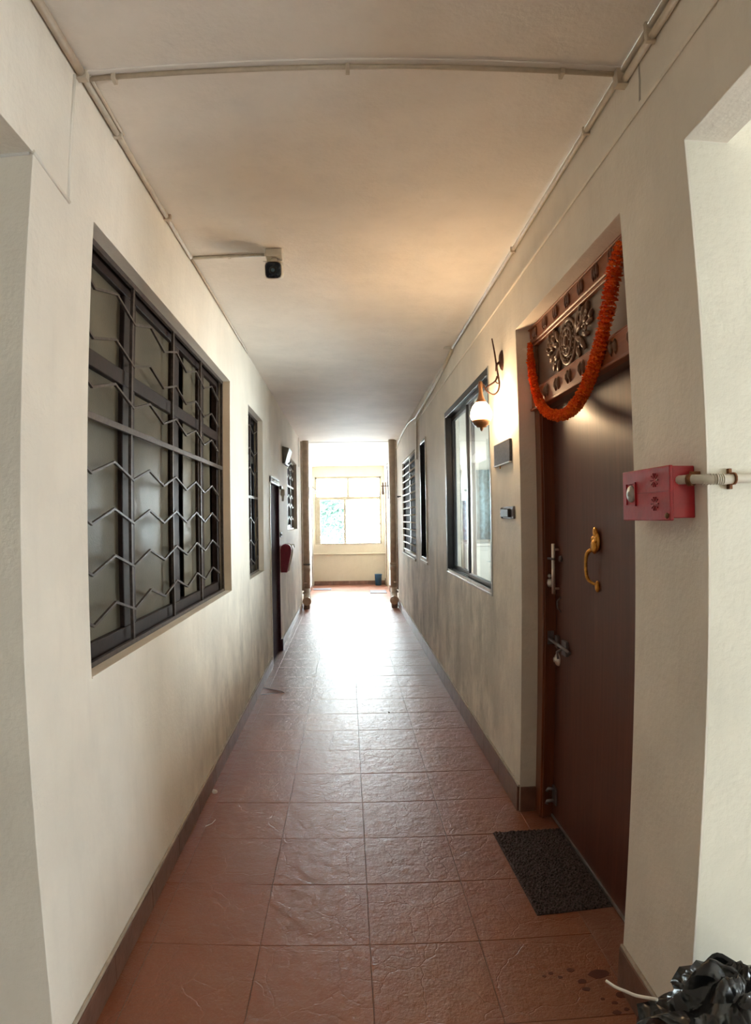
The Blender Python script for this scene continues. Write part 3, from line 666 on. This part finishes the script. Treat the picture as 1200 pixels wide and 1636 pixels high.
# ------------------------------------------------------------ marigold garland
def garland():
    P = [(.918,3.045,2.370),(.912,3.025,2.290),(.905,2.985,2.190),(.898,2.915,2.090),(.890,2.80,1.995),(.885,2.68,1.945),(.885,2.55,1.915),(.885,2.44,1.912),(.888,2.34,1.935),(.892,2.25,1.985),(.897,2.17,2.06),(.902,2.10,2.15),(.905,2.04,2.25),(.908,1.985,2.34),(.915,1.945,2.40)]
    P = [Vector(p) for p in P]
    rt = root('marigold_garland', 'orange marigold garland hanging in a loop across the carved door panel', 'garland', tuple(P[7]))
    def cr(p0,p1,p2,p3,t): return .5*((2*p1)+(p2-p0)*t+(2*p0-5*p1+4*p2-p3)*t*t+(3*p1-p0-3*p2+p3)*t**3)
    pts = []
    for i in range(len(P)-1):
        a, b_, c, d = P[max(i-1,0)], P[i], P[i+1], P[min(i+2,len(P)-1)]
        for k in range(20): pts.append(cr(a,b_,c,d,k/20))
    pts.append(P[-1])
    MB().tube(pts[::6], .0018, 4).tube([(.930,3.06,2.40), (.928,3.05,2.385), tuple(P[0])], .0015, 4).build('string', M_THREAD, rt)
    # three flower meshes with ruffled petals
    def flower(seed):
        rnd = random.Random(seed); b = MB()
        for L, (r, h, n) in enumerate(((.026, -.004, 15), (.024, .002, 14), (.019, .006, 11))):
            for j in range(n):
                a = 2*PI*(j+rnd.random()*.5)/n; rr = r*rnd.uniform(.86, 1.12); wz = rnd.uniform(-.004, .004)
                ca, sa = math.cos(a), math.sin(a); wd = .0062
                p0 = Vector((ca*.006, sa*.006, h*.5)); p1 = Vector((ca*rr*.8-sa*wd, sa*rr*.8+ca*wd, h+wz)); p2 = Vector((ca*rr, sa*rr, h+wz+rnd.uniform(-.004,.004))); p3 = Vector((ca*rr*.8+sa*wd, sa*rr*.8-ca*wd, h-wz))
                vs = [b.b.verts.new(p) for p in (p0,p1,p2,p3)]; b.b.faces.new(vs)
        b.blob((0,0,0), (.0185,.0185,.008), 1)
        return b.mesh('flower', M_PETAL)
    ms = [flower(i) for i in range(5)]
    d = 0; last = pts[0]; n = 0
    for i in range(1, len(pts)-1):
        d += (pts[i]-last).length; last = pts[i]
        if d >= .0150:
            d = 0; t = (pts[i+1]-pts[i-1]).normalized()
            o = bpy.data.objects.new('flower', ms[n % 5]); C.objects.link(o); n += 1
            f = min(1, .55+.5*min(i, len(pts)-i)/30)*random.uniform(.92, 1.08)*(.80+.42*i/len(pts))
            q = t.to_track_quat('Z', 'Y').to_matrix().to_4x4() @ Matrix.Rotation(random.random()*6.28, 4, 'Z') @ Matrix.Diagonal((f, f, 1, 1))
            o.parent = rt; o.matrix_parent_inverse = Matrix.Translation(-P[7]); o.matrix_basis = Matrix.Translation(pts[i]) @ q
garland()

# ------------------------------------------------------------ door mat (coiled vinyl / coir)
def door_mat():
    b = MB(); nx, ny = 44, 76; x0, x1, y0, y1 = .668, 1.0-.006, 2.215, 2.852
    x1 = .995
    def sk(u, v): return (x0+(x1-x0)*u + .022*(1-v)*(1-u)*1.0, y0+(y1-y0)*v - .02*(1-u)*(1-v) )
    G = []
    for i in range(nx+1):
        row = []
        for j in range(ny+1):
            x, y = sk(i/nx, j/ny); e = min(i, nx-i, j, ny-j)
            row.append(b.b.verts.new((x, y, .003 if e == 0 else .010+random.uniform(-.004, .005))))
        G.append(row)
    for i in range(nx):
        for j in range(ny): b.b.faces.new((G[i][j], G[i+1][j], G[i+1][j+1], G[i][j+1]))
    bot = []
    for (i, j) in ((0,0),(nx,0),(nx,ny),(0,ny)): bot.append(b.b.verts.new((G[i][j].co.x, G[i][j].co.y, .0004)))
    b.b.faces.new(bot[::-1])
    for (a, c, line) in ((0,1,[G[i][0] for i in range(nx+1)]), (1,2,[G[nx][j] for j in range(ny+1)]), (2,3,[G[i][ny] for i in range(nx,-1,-1)]), (3,0,[G[0][j] for j in range(ny,-1,-1)])):
        b.b.faces.new([bot[a], bot[c]] + line[::-1])
    o = b.build('door_mat', M_MAT); tag(o, 'dark brown looped door mat in front of the wooden door', 'mat')
door_mat()

# ------------------------------------------------------------ wall lamp
def wall_lamp():
    yc = 3.36; xc = .729
    rt = root('wall_lamp', 'lit wrought iron wall lamp with egg shaped glass beside the right door', 'lamp', (XR, yc, 2.35))
    MB().lathe([(0,-.016),(.018,-.016),(.030,-.008),(.034,0)], (0,0,0), 'X', 20).build('wall_plate', M_IRON, rt)
    pl = rt.children[0]; pl.matrix_parent_inverse = Matrix(); pl.scale = (1, 1, 1.7); pl.location = (0,0,0)
    MB().tube(smooth([(.800, yc-.005, 2.470), (.812, yc, 2.40), (.820, yc, 2.33), (.828, yc, 2.27), (.834, yc, 2.215), (.822, yc, 2.175), (.795, yc, 2.160), (.765, yc, 2.180), (.745, yc, 2.212), (.722, yc, 2.226)]), rsmooth([.0035,.0045,.005,.0055,.005,.005,.005,.005,.005,.004]), 8).build('arm', M_IRON, rt)
    MB().tube([(.838, yc, 2.34), (.822, yc, 2.325), (.820, yc, 2.29)], .007, 8).build('arm_stud', M_IRON, rt)
    MB().tube(smooth([(.824, yc, 2.262), (.812, yc, 2.235), (.785, yc, 2.215), (.763, yc, 2.200), (.757, yc, 2.185)]), .005, 8).tube([(.812, yc, 2.235), (.822, yc, 2.222), (.834, yc, 2.222)], .004, 6).build('scroll', M_IRON, rt)
    MB().lathe([(0,2.236),(.010,2.232),(.0125,2.215),(.0105,2.19),(.012,2.165),(.017,2.142),(.027,2.124),(.030,2.118),(.028,2.112),(0,2.112)], (xc,yc,0), 'Z', 20).build('shade_neck', M_WOODC, rt)
    g = MB().lathe([(0,2.117),(.028,2.116),(.044,2.096),(.055,2.070),(.0585,2.045),(.054,2.028),(.046,2.020),(0,2.018)], (xc,yc,0), 'Z', 28).build('glass_shade', emis('lamp_glow', (1.0,.69,.39), 62), rt)
    lab(g, 'glowing warm white glass shade')
    MB().lathe([(0,2.026),(.047,2.026),(.050,2.014),(.044,1.998),(.030,1.990),(.026,1.982),(.008,1.980),(.009,1.972),(.004,1.962),(0,1.960)], (xc,yc,0), 'Z', 24).build('bottom_cap', M_WOODC, rt)
wall_lamp()

# ------------------------------------------------------------ name plate, switch
rt = root('name_plate', 'dark engraved name plate on the wall below the lamp', 'sign', (XR, 3.385, 1.84))
MB().box(XR-.014, XR, 3.212, 3.560, 1.786, 1.904, .002).build('plate', M_SLATE, rt)
lab(MB().box(XR-.018, XR-.001, 3.212, 3.560, 1.780, 1.786).build('bottom_edge', M_ALU, rt), 'bright metal bottom edge')
MB().tube([(XR-.004, 3.46, 1.780), (XR-.004, 3.462, 1.765)], .003, 6).build('wire_end', M_BRASS, rt)
rt = root('switch_box', 'small old grey switch box below the name plate', 'switch', (XR, 3.29, 1.52))
MB().box(XR-.012, XR, 3.170, 3.405, 1.488, 1.553, .003).build('back_plate', M_STEELD, rt)
MB().box(XR-.030, XR-.012, 3.215, 3.37, 1.497, 1.540, .003).build('switch_body', M_DGREY, rt)
MB().blob((XR-.012, 3.40, 1.54), (.012,.018,.012), 1).blob((XR-.012, 3.405, 1.515), (.012,.014,.010), 1).blob((XR-.012, 3.40, 1.497), (.010,.018,.008), 1).build('cable_stub', M_DGREY, rt)

# ------------------------------------------------------------ red call box with conduit
def redbox():
    x0, x1, y0, y1, z0, z1 = .788, XR, 1.470, 1.735, 1.490, 1.618
    rt = root('alarm_box', 'red fire call box with round grey button on the right wall corner', 'alarm box', (XR, 1.6, 1.49))
    MB().box(x0+.006, x1, y0, y1, z0, z1, .002).build('box_body', M_RED, rt)
    MB().box(x0-.003, x0+.007, y0-.003, y1+.003, z0-.006, z1+.002, .002).build('front_cover', M_RED, rt)
    b = MB(); yb, zb = 1.682, 1.557
    b.box(x0-.007, x0-.003, yb-.030, yb-.026, zb-.034, zb+.030).box(x0-.007, x0-.003, yb+.026, yb+.030, zb-.034, zb+.030).box(x0-.007, x0-.003, yb-.03, yb+.03, zb+.027, zb+.031).box(x0-.007, x0-.003, yb-.03, yb+.03, zb-.034, zb-.030)
    b.build('button_surround', M_RED, rt)
    bt = MB().lathe([(0,-.012),(.006,-.012),(.008,-.008),(.020,-.007),(.0235,-.003),(.024,0)], (x0-.002, yb, zb), 'X', 24).build('button', M_GREYP, rt)
    lab(bt, 'round grey button')
    # embossed flower rosettes and joint
    e = MB()
    for (yc, zc) in ((1.545, 1.587), (1.545, 1.527)):
        for i in range(10):
            a = 2*PI*i/10; e.tube([(x0-.0032, yc+.006*math.cos(a), zc+.006*math.sin(a)), (x0-.0040, yc+.020*math.cos(a), zc+.018*math.sin(a))], [.0010,.0022], 5)
    e.box(x0-.0034, x0-.0028, 1.475, 1.650, 1.556, 1.5575)
    e.build('embossed_flower', simple('dark_red_plastic', (.25,.010,.018), .45, var=.1), rt)
    b = MB().blob((x0-.004, y0+.012, z0+.006), (.004,.012,.008), 1).build('worn_corner', M_RUST, rt)
    # conduit
    ct = root('conduit_pipe', 'ribbed white conduit running right from the red box', 'conduit', (.9, 1.39, 1.58))
    pts = [(.812,1.474,1.583),(.820,1.455,1.583),(.832,1.425,1.582),(.850,1.402,1.580),(.885,1.396,1.579),(.95,1.395,1.582),(1.2,1.397,1.586),(1.7,1.398,1.590)]
    MB().tube(smooth(pts), .0115, 12).build('pipe', M_PVCW, ct)
    for k in range(9):
        t = k/8; x = .838+.045*t; yy = 1.412-.017*min(1,t*1.6)
        MB().tube([(x, yy, 1.5802), (x+.0022, yy-.0004, 1.5802)], .0132, 12).build('rib', M_PVCW, ct)
    for (x, y) in ((.824,1.447), (.908,1.395)):
        m = MB().tube([(x, y, 1.5815), (x+.006, y-(.012 if x < .85 else 0), 1.5815)], .0150, 12)
        if x > .85: m.box(x-.002, x+.006, 1.404, 1.415, 1.594, 1.606, .001).box(x-.003, x+.006, 1.402, 1.415, 1.557, 1.569, .001)
        else: m.box(x+.004, XR, y-.006, y+.004, 1.594, 1.602, .001)
        lab(m.build('clip', M_RUST, ct), 'rusty clip')
redbox()

# ------------------------------------------------------------ ceiling conduits
def conduit(name, label, runs, clips, m=M_PVC, loc=None):
    rt = root(name, label, 'conduit', loc or runs[0][0][0])
    for pts, r in runs: MB().tube(pts, r, 8).build('pipe', m, rt)
    for (x, y, z, dx, dy, dz) in clips: MB().box(x-dx, x+dx, y-dy, y+dy, z-dz, z+dz, .001).build('clip', m, rt)
    return rt
zc = H-.011
rt = conduit('ceiling_conduit', 'long cream conduit in the left corner of ceiling and wall',
    [([(XL+.014, -1.5, zc), (XL+.014, 1.67, zc)], .013), ([(XL+.014, 1.69, zc), (XL+.013, 2.37, zc), (XL+.012, 3.06, zc)], .0105), ([(XL+.030, 1.69, H-.006), (XL+.029, 2.0, H-.006)], .006), ([(XL+.010, 3.09, H-.008), (XL+.009, 4.95, H-.008)], .006)],
    [(XL+.014, 1.99, H-.012, .016, .008, .012), (XL+.014, 2.62, H-.012, .018, .010, .012), (XL+.014, 1.68, H-.014, .018, .012, .014)])
rt = conduit('ceiling_conduit', 'cream conduit crossing the ceiling from wall to wall',
    [([(XL+.03, 1.700, H-.010), (.03, 1.700, H-.010), (XR-.03, 1.700, H-.010)], .0080)],
    [(-.68, 1.703, H-.012, .006, .016, .012), (.018, 1.703, H-.012, .006, .016, .012), (.66, 1.703, H-.012, .006, .016, .012)])
rt = conduit('ceiling_conduit', 'pair of cream conduits in the right corner of ceiling and wall',
    [([(XR-.012, -1.5, H-.012), (XR-.012, 4.86, H-.012)], .0105), ([(XR-.012, -1.5, H-.045), (XR-.012, 1.68, H-.045)], .011), ([(XR-.010, 4.90, H-.016), (XR-.012, 5.4, 2.79), (XR-.012, 6.2, 2.755), (XR-.012, 6.65, 2.74), (XR-.012, 7.65, 2.72), (XR-.012, 8.1, 2.76), (XR-.012, 8.6, 2.79), (XR-.012, 9.4, 2.765), (XR-.012, 10.1, 2.73), (XR-.012, 10.58, 2.67)], .010), ([(XR-.010, 4.95, H-.03), (XR-.010, 5.4, 2.77), (XR-.010, 6.2, 2.735), (XR-.010, 7.5, 2.69), (XR-.010, 7.55, 2.2)], .008)],
    [(XR-.014, 1.50, H-.030, .014, .007, .030), (XR-.016, 1.69, H-.030, .018, .016, .028), (XR-.012, 1.99, H-.014, .014, .006, .014), (XR-.012, 3.0, H-.014, .014, .006, .014)])
lab(MB().box(.775, XR-.02, 4.84, 4.90, H-.012, H-.009).build('bent_flap', M_WHITE, rt), 'loose white cover flap under the ceiling')
rt = conduit('camera_cable', 'thin cable trunking on the ceiling leading to the security camera',
    [([(XL+.02, 3.075, H-.007), (-.40, 3.068, H-.007)], .0075), ([(XL+.02, 3.092, H-.004), (-.40, 3.088, H-.004)], .0045)],
    [(-.58, 3.075, H-.008, .006, .013, .008)], M_PVCW)

# ------------------------------------------------------------ security camera
def cctv():
    xc, y0 = -.346, 2.985
    rt = root('security_camera', 'white bullet security camera with black face under the ceiling', 'camera', (xc, 3.06, H))
    MB().box(xc-.042, xc+.042, y0+.020, y0+.105, H-.040, H-.0005, .004).build('mount_box', M_WHITE, rt)
    MB().tube([(xc, y0+.06, H-.035), (xc, y0+.06, H-.075)], .018, 12).build('mount_neck', M_WHITE, rt)
    tilt = Matrix.Translation((xc, y0, 2.716)) @ Matrix.Rotation(math.radians(20), 4, 'X')
    def sq(r, y, n=24, p=4.5):
        out = []
        for i in range(n):
            a = 2*PI*i/n; c, s_ = math.cos(a), math.sin(a); k = (abs(c)**p+abs(s_)**p)**(-1/p); out.append((r*k*c, y, r*k*s_))
        return out
    def shell(rings, name, m):
        b = MB(); R = [[b.b.verts.new(tilt @ Vector(p)) for p in g] for g in rings]; n = len(R[0])
        for a, c in zip(R, R[1:]):
            for j in range(n): f = b.b.faces.new((a[j], a[(j+1)%n], c[(j+1)%n], c[j])); f.smooth = True
        b.b.faces.new(R[0][::-1]); b.b.faces.new(R[-1]); return b.build(name, m, rt)
    shell([sq(.040,.012), sq(.043,.016), sq(.043,.12), sq(.038,.135)], 'housing', M_WHITE)
    shell([sq(.030,-.003), sq(.036,-.004), sq(.0385,0), sq(.0385,.014)], 'face', M_BLKG)
    b = MB(); b.lathe([(.012,-.009),(.018,-.008),(.020,-.003)], (0,0,0), 'Y', 20); b.b.transform(tilt); b.build('lens_ring', M_BLACK, rt)
    b = MB(); b.lathe([(0,-.010),(.008,-.0095),(.0115,-.008)], (0,0,0), 'Y', 18); b.b.transform(tilt); b.build('lens', M_LENS, rt)
    b = MB(); b.box(-.046,.046,-.010,.11,.041,.044,.001); b.b.transform(tilt); b.build('sun_visor', M_WHITE, rt)
cctv()

# ------------------------------------------------------------ things on the left wall further on
rt = root('wall_light', 'dark grey box light high on the left wall above the purple door', 'lamp', (XL, 7.9, 2.3))
b = MB(); vs = [(XL,7.70,2.40),(XL+.085,7.72,2.375),(XL+.085,8.15,2.375),(XL,8.15,2.40),(XL,7.70,2.19),(XL+.03,7.72,2.19),(XL+.03,8.15,2.19),(XL,8.15,2.19)]
V = [b.b.verts.new(v) for v in vs]
for f in ((0,1,2,3),(4,7,6,5),(0,4,5,1),(1,5,6,2),(2,6,7,3),(3,7,4,0)): b.b.faces.new([V[i] for i in f])
b.build('housing', M_DGREY, rt)
MB().tube([(XL+.045,7.93,2.20), (XL+.075,7.93,2.21), (XL+.085,7.93,2.24)], .012, 8).build('bracket', M_ALU, rt)
rt = root('wall_sconce', 'small white wall light beside the purple door', 'lamp', (XL, 7.42, 1.78))
MB().box(XL, XL+.025, 7.36, 7.48, 1.855, 1.895, .003).build('bracket', M_DGREY, rt)
MB().lathe([(0,1.86),(.024,1.855),(.026,1.79),(.016,1.775),(.014,1.72),(0,1.715)], (XL+.03,7.42,0), 'Z', 14).build('shade', M_WHITE, rt)
rt = root('bell_switch', 'small grey bell switch on the wall past the purple door', 'switch', (XL, 7.38, 1.32))
MB().box(XL, XL+.012, 7.33, 7.44, 1.295, 1.355, .003).build('plate', M_DGREY, rt)
MB().lathe([(.014,0),(.012,.010),(0,.011)], (XL+.012, 7.385, 1.325), 'X', 12).build('push_button', M_GREYP, rt)
# red letter box
rt = root('letter_box', 'maroon letter box with rounded top on the left wall', 'letter box', (XL, 7.45, .9))
prof = [(XL+.004,.885),(XL+.075,.885),(XL+.122,1.10),(XL+.128,1.15),(XL+.120,1.185),(XL+.098,1.208),(XL+.066,1.217),(XL+.034,1.210),(XL+.012,1.19),(XL+.002,1.15)]
def prism(prof, y0, y1, name, m, par):
    b = MB(); A = [b.b.verts.new((x, y0, z)) for x, z in prof]; B = [b.b.verts.new((x, y1, z)) for x, z in prof]; n = len(prof)
    b.b.faces.new(A); b.b.faces.new(B[::-1])
    for i in range(n): b.b.faces.new((A[i], A[(i+1)%n], B[(i+1)%n], B[i]))
    return b.build(name, m, par)
prism(prof, 7.35, 7.50, 'box_body', M_MAROON, rt)
lab(prism([(x+.010 if x > XL+.05 else x, z+.004) for x, z in prof], 7.50, 7.56, 'back_shell', M_WHITE, rt), 'white back shell')
MB().tube([(XL+.10, 7.53, 1.205), (XL+.145, 7.53, 1.200), (XL+.150, 7.53, 1.17)], .008, 8).build('hook', M_WHITE, rt)
# small knob on the right wall far
rt = root('wall_hook', 'tiny dark wall hook on the far right wall', 'hook', (XR, 10.05, 1.84))
MB().tube([(XR, 10.05, 1.845), (XR-.035, 10.05, 1.840)], .010, 8).blob((XR-.042, 10.05, 1.84), (.016,.016,.016), 2).build('knob', M_DGREY, rt)

# ------------------------------------------------------------ drain pipes
def drain(name, label, x, y, sg, collar):
    rt = root(name, label, 'pipe', (x, y, 0)); r = .058
    MB().tube([(x, y, .30), (x, y, H-.001)], r, 18).build('stack_pipe', M_PIPE, rt)
    MB().tube([(x, y, .62), (x, y, .72)], r+.008, 18).build('collar', M_PIPE, rt)
    MB().box(x-r-.006, x+r+.006, y-r-.004, y+r+.004, .725, .745, .003).build('clamp', M_DGREY if collar else M_PIPE, rt)
    MB().tube([(x, y, .32), (x+sg*.003, y-.03, .22), (x+sg*.008, y-.10, .16), (x+sg*.008, y-.20, .135)], [r, r+.002, r+.006, r+.010], 18).build('bottom_bend', M_PIPE, rt)
    MB().tube([(x+sg*.008, y-.20, .135), (x+sg*.008, y-.225, .13)], r+.016, 18).build('end_cap', M_PVC, rt)
    MB().tube([(x, y-.03, .25), (x-sg*.05, y-.04, .27), (XL+.048 if sg > 0 else XR-.048, y-.04, .28)], r*.7, 14).build('branch', M_PIPE, rt)
    MB().box(x-.05, x+.05, y-.20, y-.02, 0, .09, .005).build('foot_block', M_GROUT, rt)
    wx = XL+.020 if sg > 0 else XR-.020
    MB().tube([(wx, y-.10, .30), (wx, y-.10, H-.02)], .014, 10).build('thin_pipe', M_PIPE, rt)
    MB().tube([(wx, y-.10, .42), (x, y-.06, .42)], .010, 8).build('thin_pipe', M_PIPE, rt)
drain('drain_pipe', 'tall beige drain pipe with black clamp at the far left', -.702, 10.75, 1, True)
drain('drain_pipe', 'tall beige drain pipe with capped bend at the far right', .775, 10.75, -1, False)

# ------------------------------------------------------------ far end small things
rt = root('far_wall_lamp', 'small white swan neck lamp at the far left wall', 'lamp', (XL, 13.0, 2.1))
MB().tube([(XL, 13.1, 2.15), (XL+.05, 13.1, 2.18), (XL+.12, 13.1, 2.13), (XL+.135, 13.1, 2.10)], .008, 8).build('arm', M_STEELD, rt)
MB().lathe([(0,2.10),(.03,2.09),(.045,2.04),(0,2.03)], (XL+.135,13.1,0), 'Z', 14).build('shade', M_WHITE, rt)
MB().box(XL, XL+.012, 13.04, 13.16, 1.92, 2.18, .003).build('back_plate', M_DGREY, rt)
rt = root('far_wall_lamp', 'small dark bracket lamp at the far right wall', 'lamp', (XR, 12.95, 2.15))
MB().tube([(XR, 12.95, 2.16), (.79, 12.95, 2.165), (.70, 12.95, 2.16)], .010, 8).tube([(.735,12.95,2.235),(.735,12.95,2.05)], [.012,.020], 8).build('arm', M_IRON, rt)
MB().lathe([(0,2.06),(.022,2.05),(.024,2.0),(0,1.98)], (.735,12.95,0), 'Z', 12).build('shade', M_IRON, rt)
rt = root('thin_conduit', 'slim grey conduit high on the far right wall', 'conduit', (XR, 13.0, 2.4))
MB().tube([(XR-.01, 13.0, 1.9), (XR-.01, 13.0, 2.45), (XR-.03, 13.0, 2.60), (XR-.005, 13.04, 2.64)], .012, 8).build('pipe', M_STEELD, rt)
rt = root('plastic_bin', 'blue plastic bin standing in the far right corner', 'bin', (.675, 14.15, 0))
b = MB().lathe([(.066,.004),(.080,.24),(.084,.25),(.078,.25),(.062,.012),(0,.012)], (.675,14.15,0), 'Z', 20).build('bin_body', M_BLUE, rt)
MB().tube([(.675+.083*math.cos(2*PI*i/20), 14.15+.083*math.sin(2*PI*i/20), .25) for i in range(21)], .005, 6, cap=False).build('rim', M_BLUE, rt)
o = MB().box(.44, .775, 12.62, 13.12, .0008, .012, .003).build('floor_mat', M_MATG); tag(o, 'small grey mat on the floor before the blue bin', 'mat')
o = MB().box(-.74, -.36, 13.35, 13.62, .0008, .010, .003).build('floor_mat', M_MATG); tag(o, 'thin grey mat by the narrow dark door at the far left', 'mat')

# ------------------------------------------------------------ rubbish bag and litter
STRING = [(0.650, 1.200, 0.458), (0.639, 1.220, 0.447), (0.620, 1.240, 0.439), (0.607, 1.260, 0.434), (0.591, 1.280, 0.431), (0.577, 1.300, 0.433)]
def bag():
    c = Vector((.850, 1.17, .0)); b = MB()
    g = bmesh.ops.create_icosphere(b.b, subdivisions=6, radius=1)
    def rdg(p): return 1-2*abs(noise.noise(p))
    for v in g['verts']:
        d = v.co.normalized(); q = Vector((d.x, d.y, d.z*.75))
        wq = q+.25*noise.noise_vector(q*2.0)
        fold = math.sin(7*math.atan2(d.y, d.x)+5*noise.noise(q*1.7)+3.0*d.z)   # gathers running up to the tie
        up = max(0, d.z+.25)
        r = 1+.13*noise.noise(q*1.6+Vector((3,1,7)))+.055*fold*up+.05*noise.noise(wq*4.2+Vector((1,9,2)))+.022*rdg(wq*3.6)
        pw = lambda a: math.copysign(abs(a)**.72, a)
        x, y, z = pw(d.x)*.235*r, pw(d.y)*.185*r, pw(d.z)*.240*r
        z = max(z, -.20)
        if d.z > .45:
            t = (d.z-.45)/.55; x *= 1-.25*t; y *= 1-.25*t; z += .035*t+.03*t*rdg(wq*4)
        v.co = c+Vector((x, min(y, .235), z+.2005))
    for f in b.b.faces: f.smooth = True
    rt = root('rubbish_bag', 'black shiny rubbish bag standing on the floor, bottom right corner', 'bag', tuple(c))
    b.build('bag_body', M_BAG, rt)
    # crumpled opening: folded flaps of film
    rnd = random.Random(4); m = MB()
    for k in range(8):
        a = 2*PI*k/8+rnd.uniform(-.2,.2); rad = rnd.uniform(.02,.08); base = c+Vector((rad*math.cos(a)-.03, rad*math.sin(a)*.8, .385))
        out = Vector((math.cos(a), math.sin(a), 0)); side = Vector((-out.y, out.x, 0)); hgt = rnd.uniform(.035,.075); w2 = rnd.uniform(.07,.13)
        rows = []
        for i in range(6):
            t = i/5; row = []
            for j in range(6):
                s_ = j/5-.5
                p = base+out*(t*.07+.022*math.sin(s_*7+k)+.05*t*t)+side*(s_*w2*(1+t*.8))+Vector((0,0,hgt*math.sin(t*2.1)*(1-.5*abs(s_))+.012*math.sin(s_*11+k*2)))
                row.append(m.b.verts.new(p))
            rows.append(row)
        for i in range(5):
            for j in range(5): f = m.b.faces.new((rows[i][j], rows[i][j+1], rows[i+1][j+1], rows[i+1][j])); f.smooth = True
    o = m.build('gathered_neck', M_BAG, rt)
    md = o.modifiers.new('s', 'SOLIDIFY'); md.thickness = .0012
    t = MB().tube(smooth(STRING), .0035, 6)
    lab(t.build('drawstring', M_THREAD, rt), 'white string end sticking out')
bag()
b = MB()
for x, y, r in ((.800,1.861,.026),(.733,1.833,.013),(.715,1.889,.011),(.735,1.798,.011),(.645,1.881,.008),(.62,1.87,.006),(.835,1.76,.016),(.80,1.73,.008),(.79,1.69,.011),(.825,1.70,.007),(.67,1.86,.007),(.77,1.75,.006)):
    n = 12; vs = [b.b.verts.new((x+r*1.25*math.cos(2*PI*i/n)*random.uniform(.8,1.15), y+r*.9*math.sin(2*PI*i/n)*random.uniform(.8,1.15), .0009)) for i in range(n)]
    lo = [b.b.verts.new((v.co.x, v.co.y, .0001)) for v in vs]
    b.b.faces.new(vs)
    for i in range(n): b.b.faces.new((vs[i], lo[i], lo[(i+1)%n], vs[(i+1)%n]))
o = b.build('floor_stain', M_STAIN); tag(o, 'dark red drips splashed on the tiles in front of the bag', 'stain', kind='stuff')
o = MB().blob((-.748, 3.345, .012), (.016,.016,.012), 2).blob((-.744, 3.335, .020), (.009,.010,.008), 1).blob((-.755, 3.352, .018), (.008,.008,.007), 1).build('cotton_ball', M_THREAD); tag(o, 'small white cotton ball lying against the left skirting', 'litter')
o = MB().tube([(-.76,5.33,.004), (-.66,5.38,.005), (-.565,5.405,.004), (-.60,5.45,.004), (-.77,5.56,.004)], .0030, 5).build('bent_wire', M_STEELD); tag(o, 'bent thin wire on the tiles beside the left skirting', 'wire')
o = MB().tube([(-.715,2.96,.003), (-.690,2.99,.003), (-.680,3.03,.004)], .0018, 5).build('broken_straw', M_THREAD); tag(o, 'pale broken straw on the tiles near the left wall', 'litter')
o = MB().blob((.30,4.80,.004), (.006,.014,.004), 1).build('dry_leaf', M_BARK); tag(o, 'tiny dark dry leaf in the middle of the floor', 'litter')

# ------------------------------------------------------------ tree outside the far window
def tree(x, y, zt, rx, n, seed, label):
    rnd = random.Random(seed); rt = root('garden_tree', label, 'tree', (x, y, -4))
    MB().tube([(x,y,-4),(x+.2,y,-1.5),(x-.1,y,zt*.4)], [.16,.12,.05], 8).build('trunk', M_BARK, rt)
    vs, fs = [], []
    cl = [Vector((x+rnd.uniform(-rx,rx), y+rnd.uniform(-.8,.8), zt+rnd.uniform(-2.4,1.6))) for _ in range(46)]
    for i in range(n):
        c = rnd.choice(cl)+Vector((rnd.gauss(0,.30), rnd.gauss(0,.30), rnd.gauss(0,.28)))
        a = Vector((rnd.uniform(-1,1), rnd.uniform(-1,1), rnd.uniform(-1,1))).normalized(); u = a.orthogonal().normalized(); v = a.cross(u); k = rnd.uniform(.03,.06)
        q = len(vs); vs += [c-u*k*1.6, c+v*k*.7, c+u*k*1.6, c-v*k*.7]; fs.append((q,q+1,q+2,q+3))
    me = bpy.data.meshes.new('foliage'); me.from_pydata([tuple(v) for v in vs], [], fs); me.materials.append(M_LEAF)
    o = bpy.data.objects.new('foliage', me); C.objects.link(o); put(o, rt); o['kind'] = 'stuff'
tree(-.62, 19.2, 1.45, 1.0, 8500, 3, 'leafy tree outside seen through the left pane')
tree(1.1, 22.5, 1.0, 1.0, 3500, 5, 'pale distant tree outside behind the right pane')
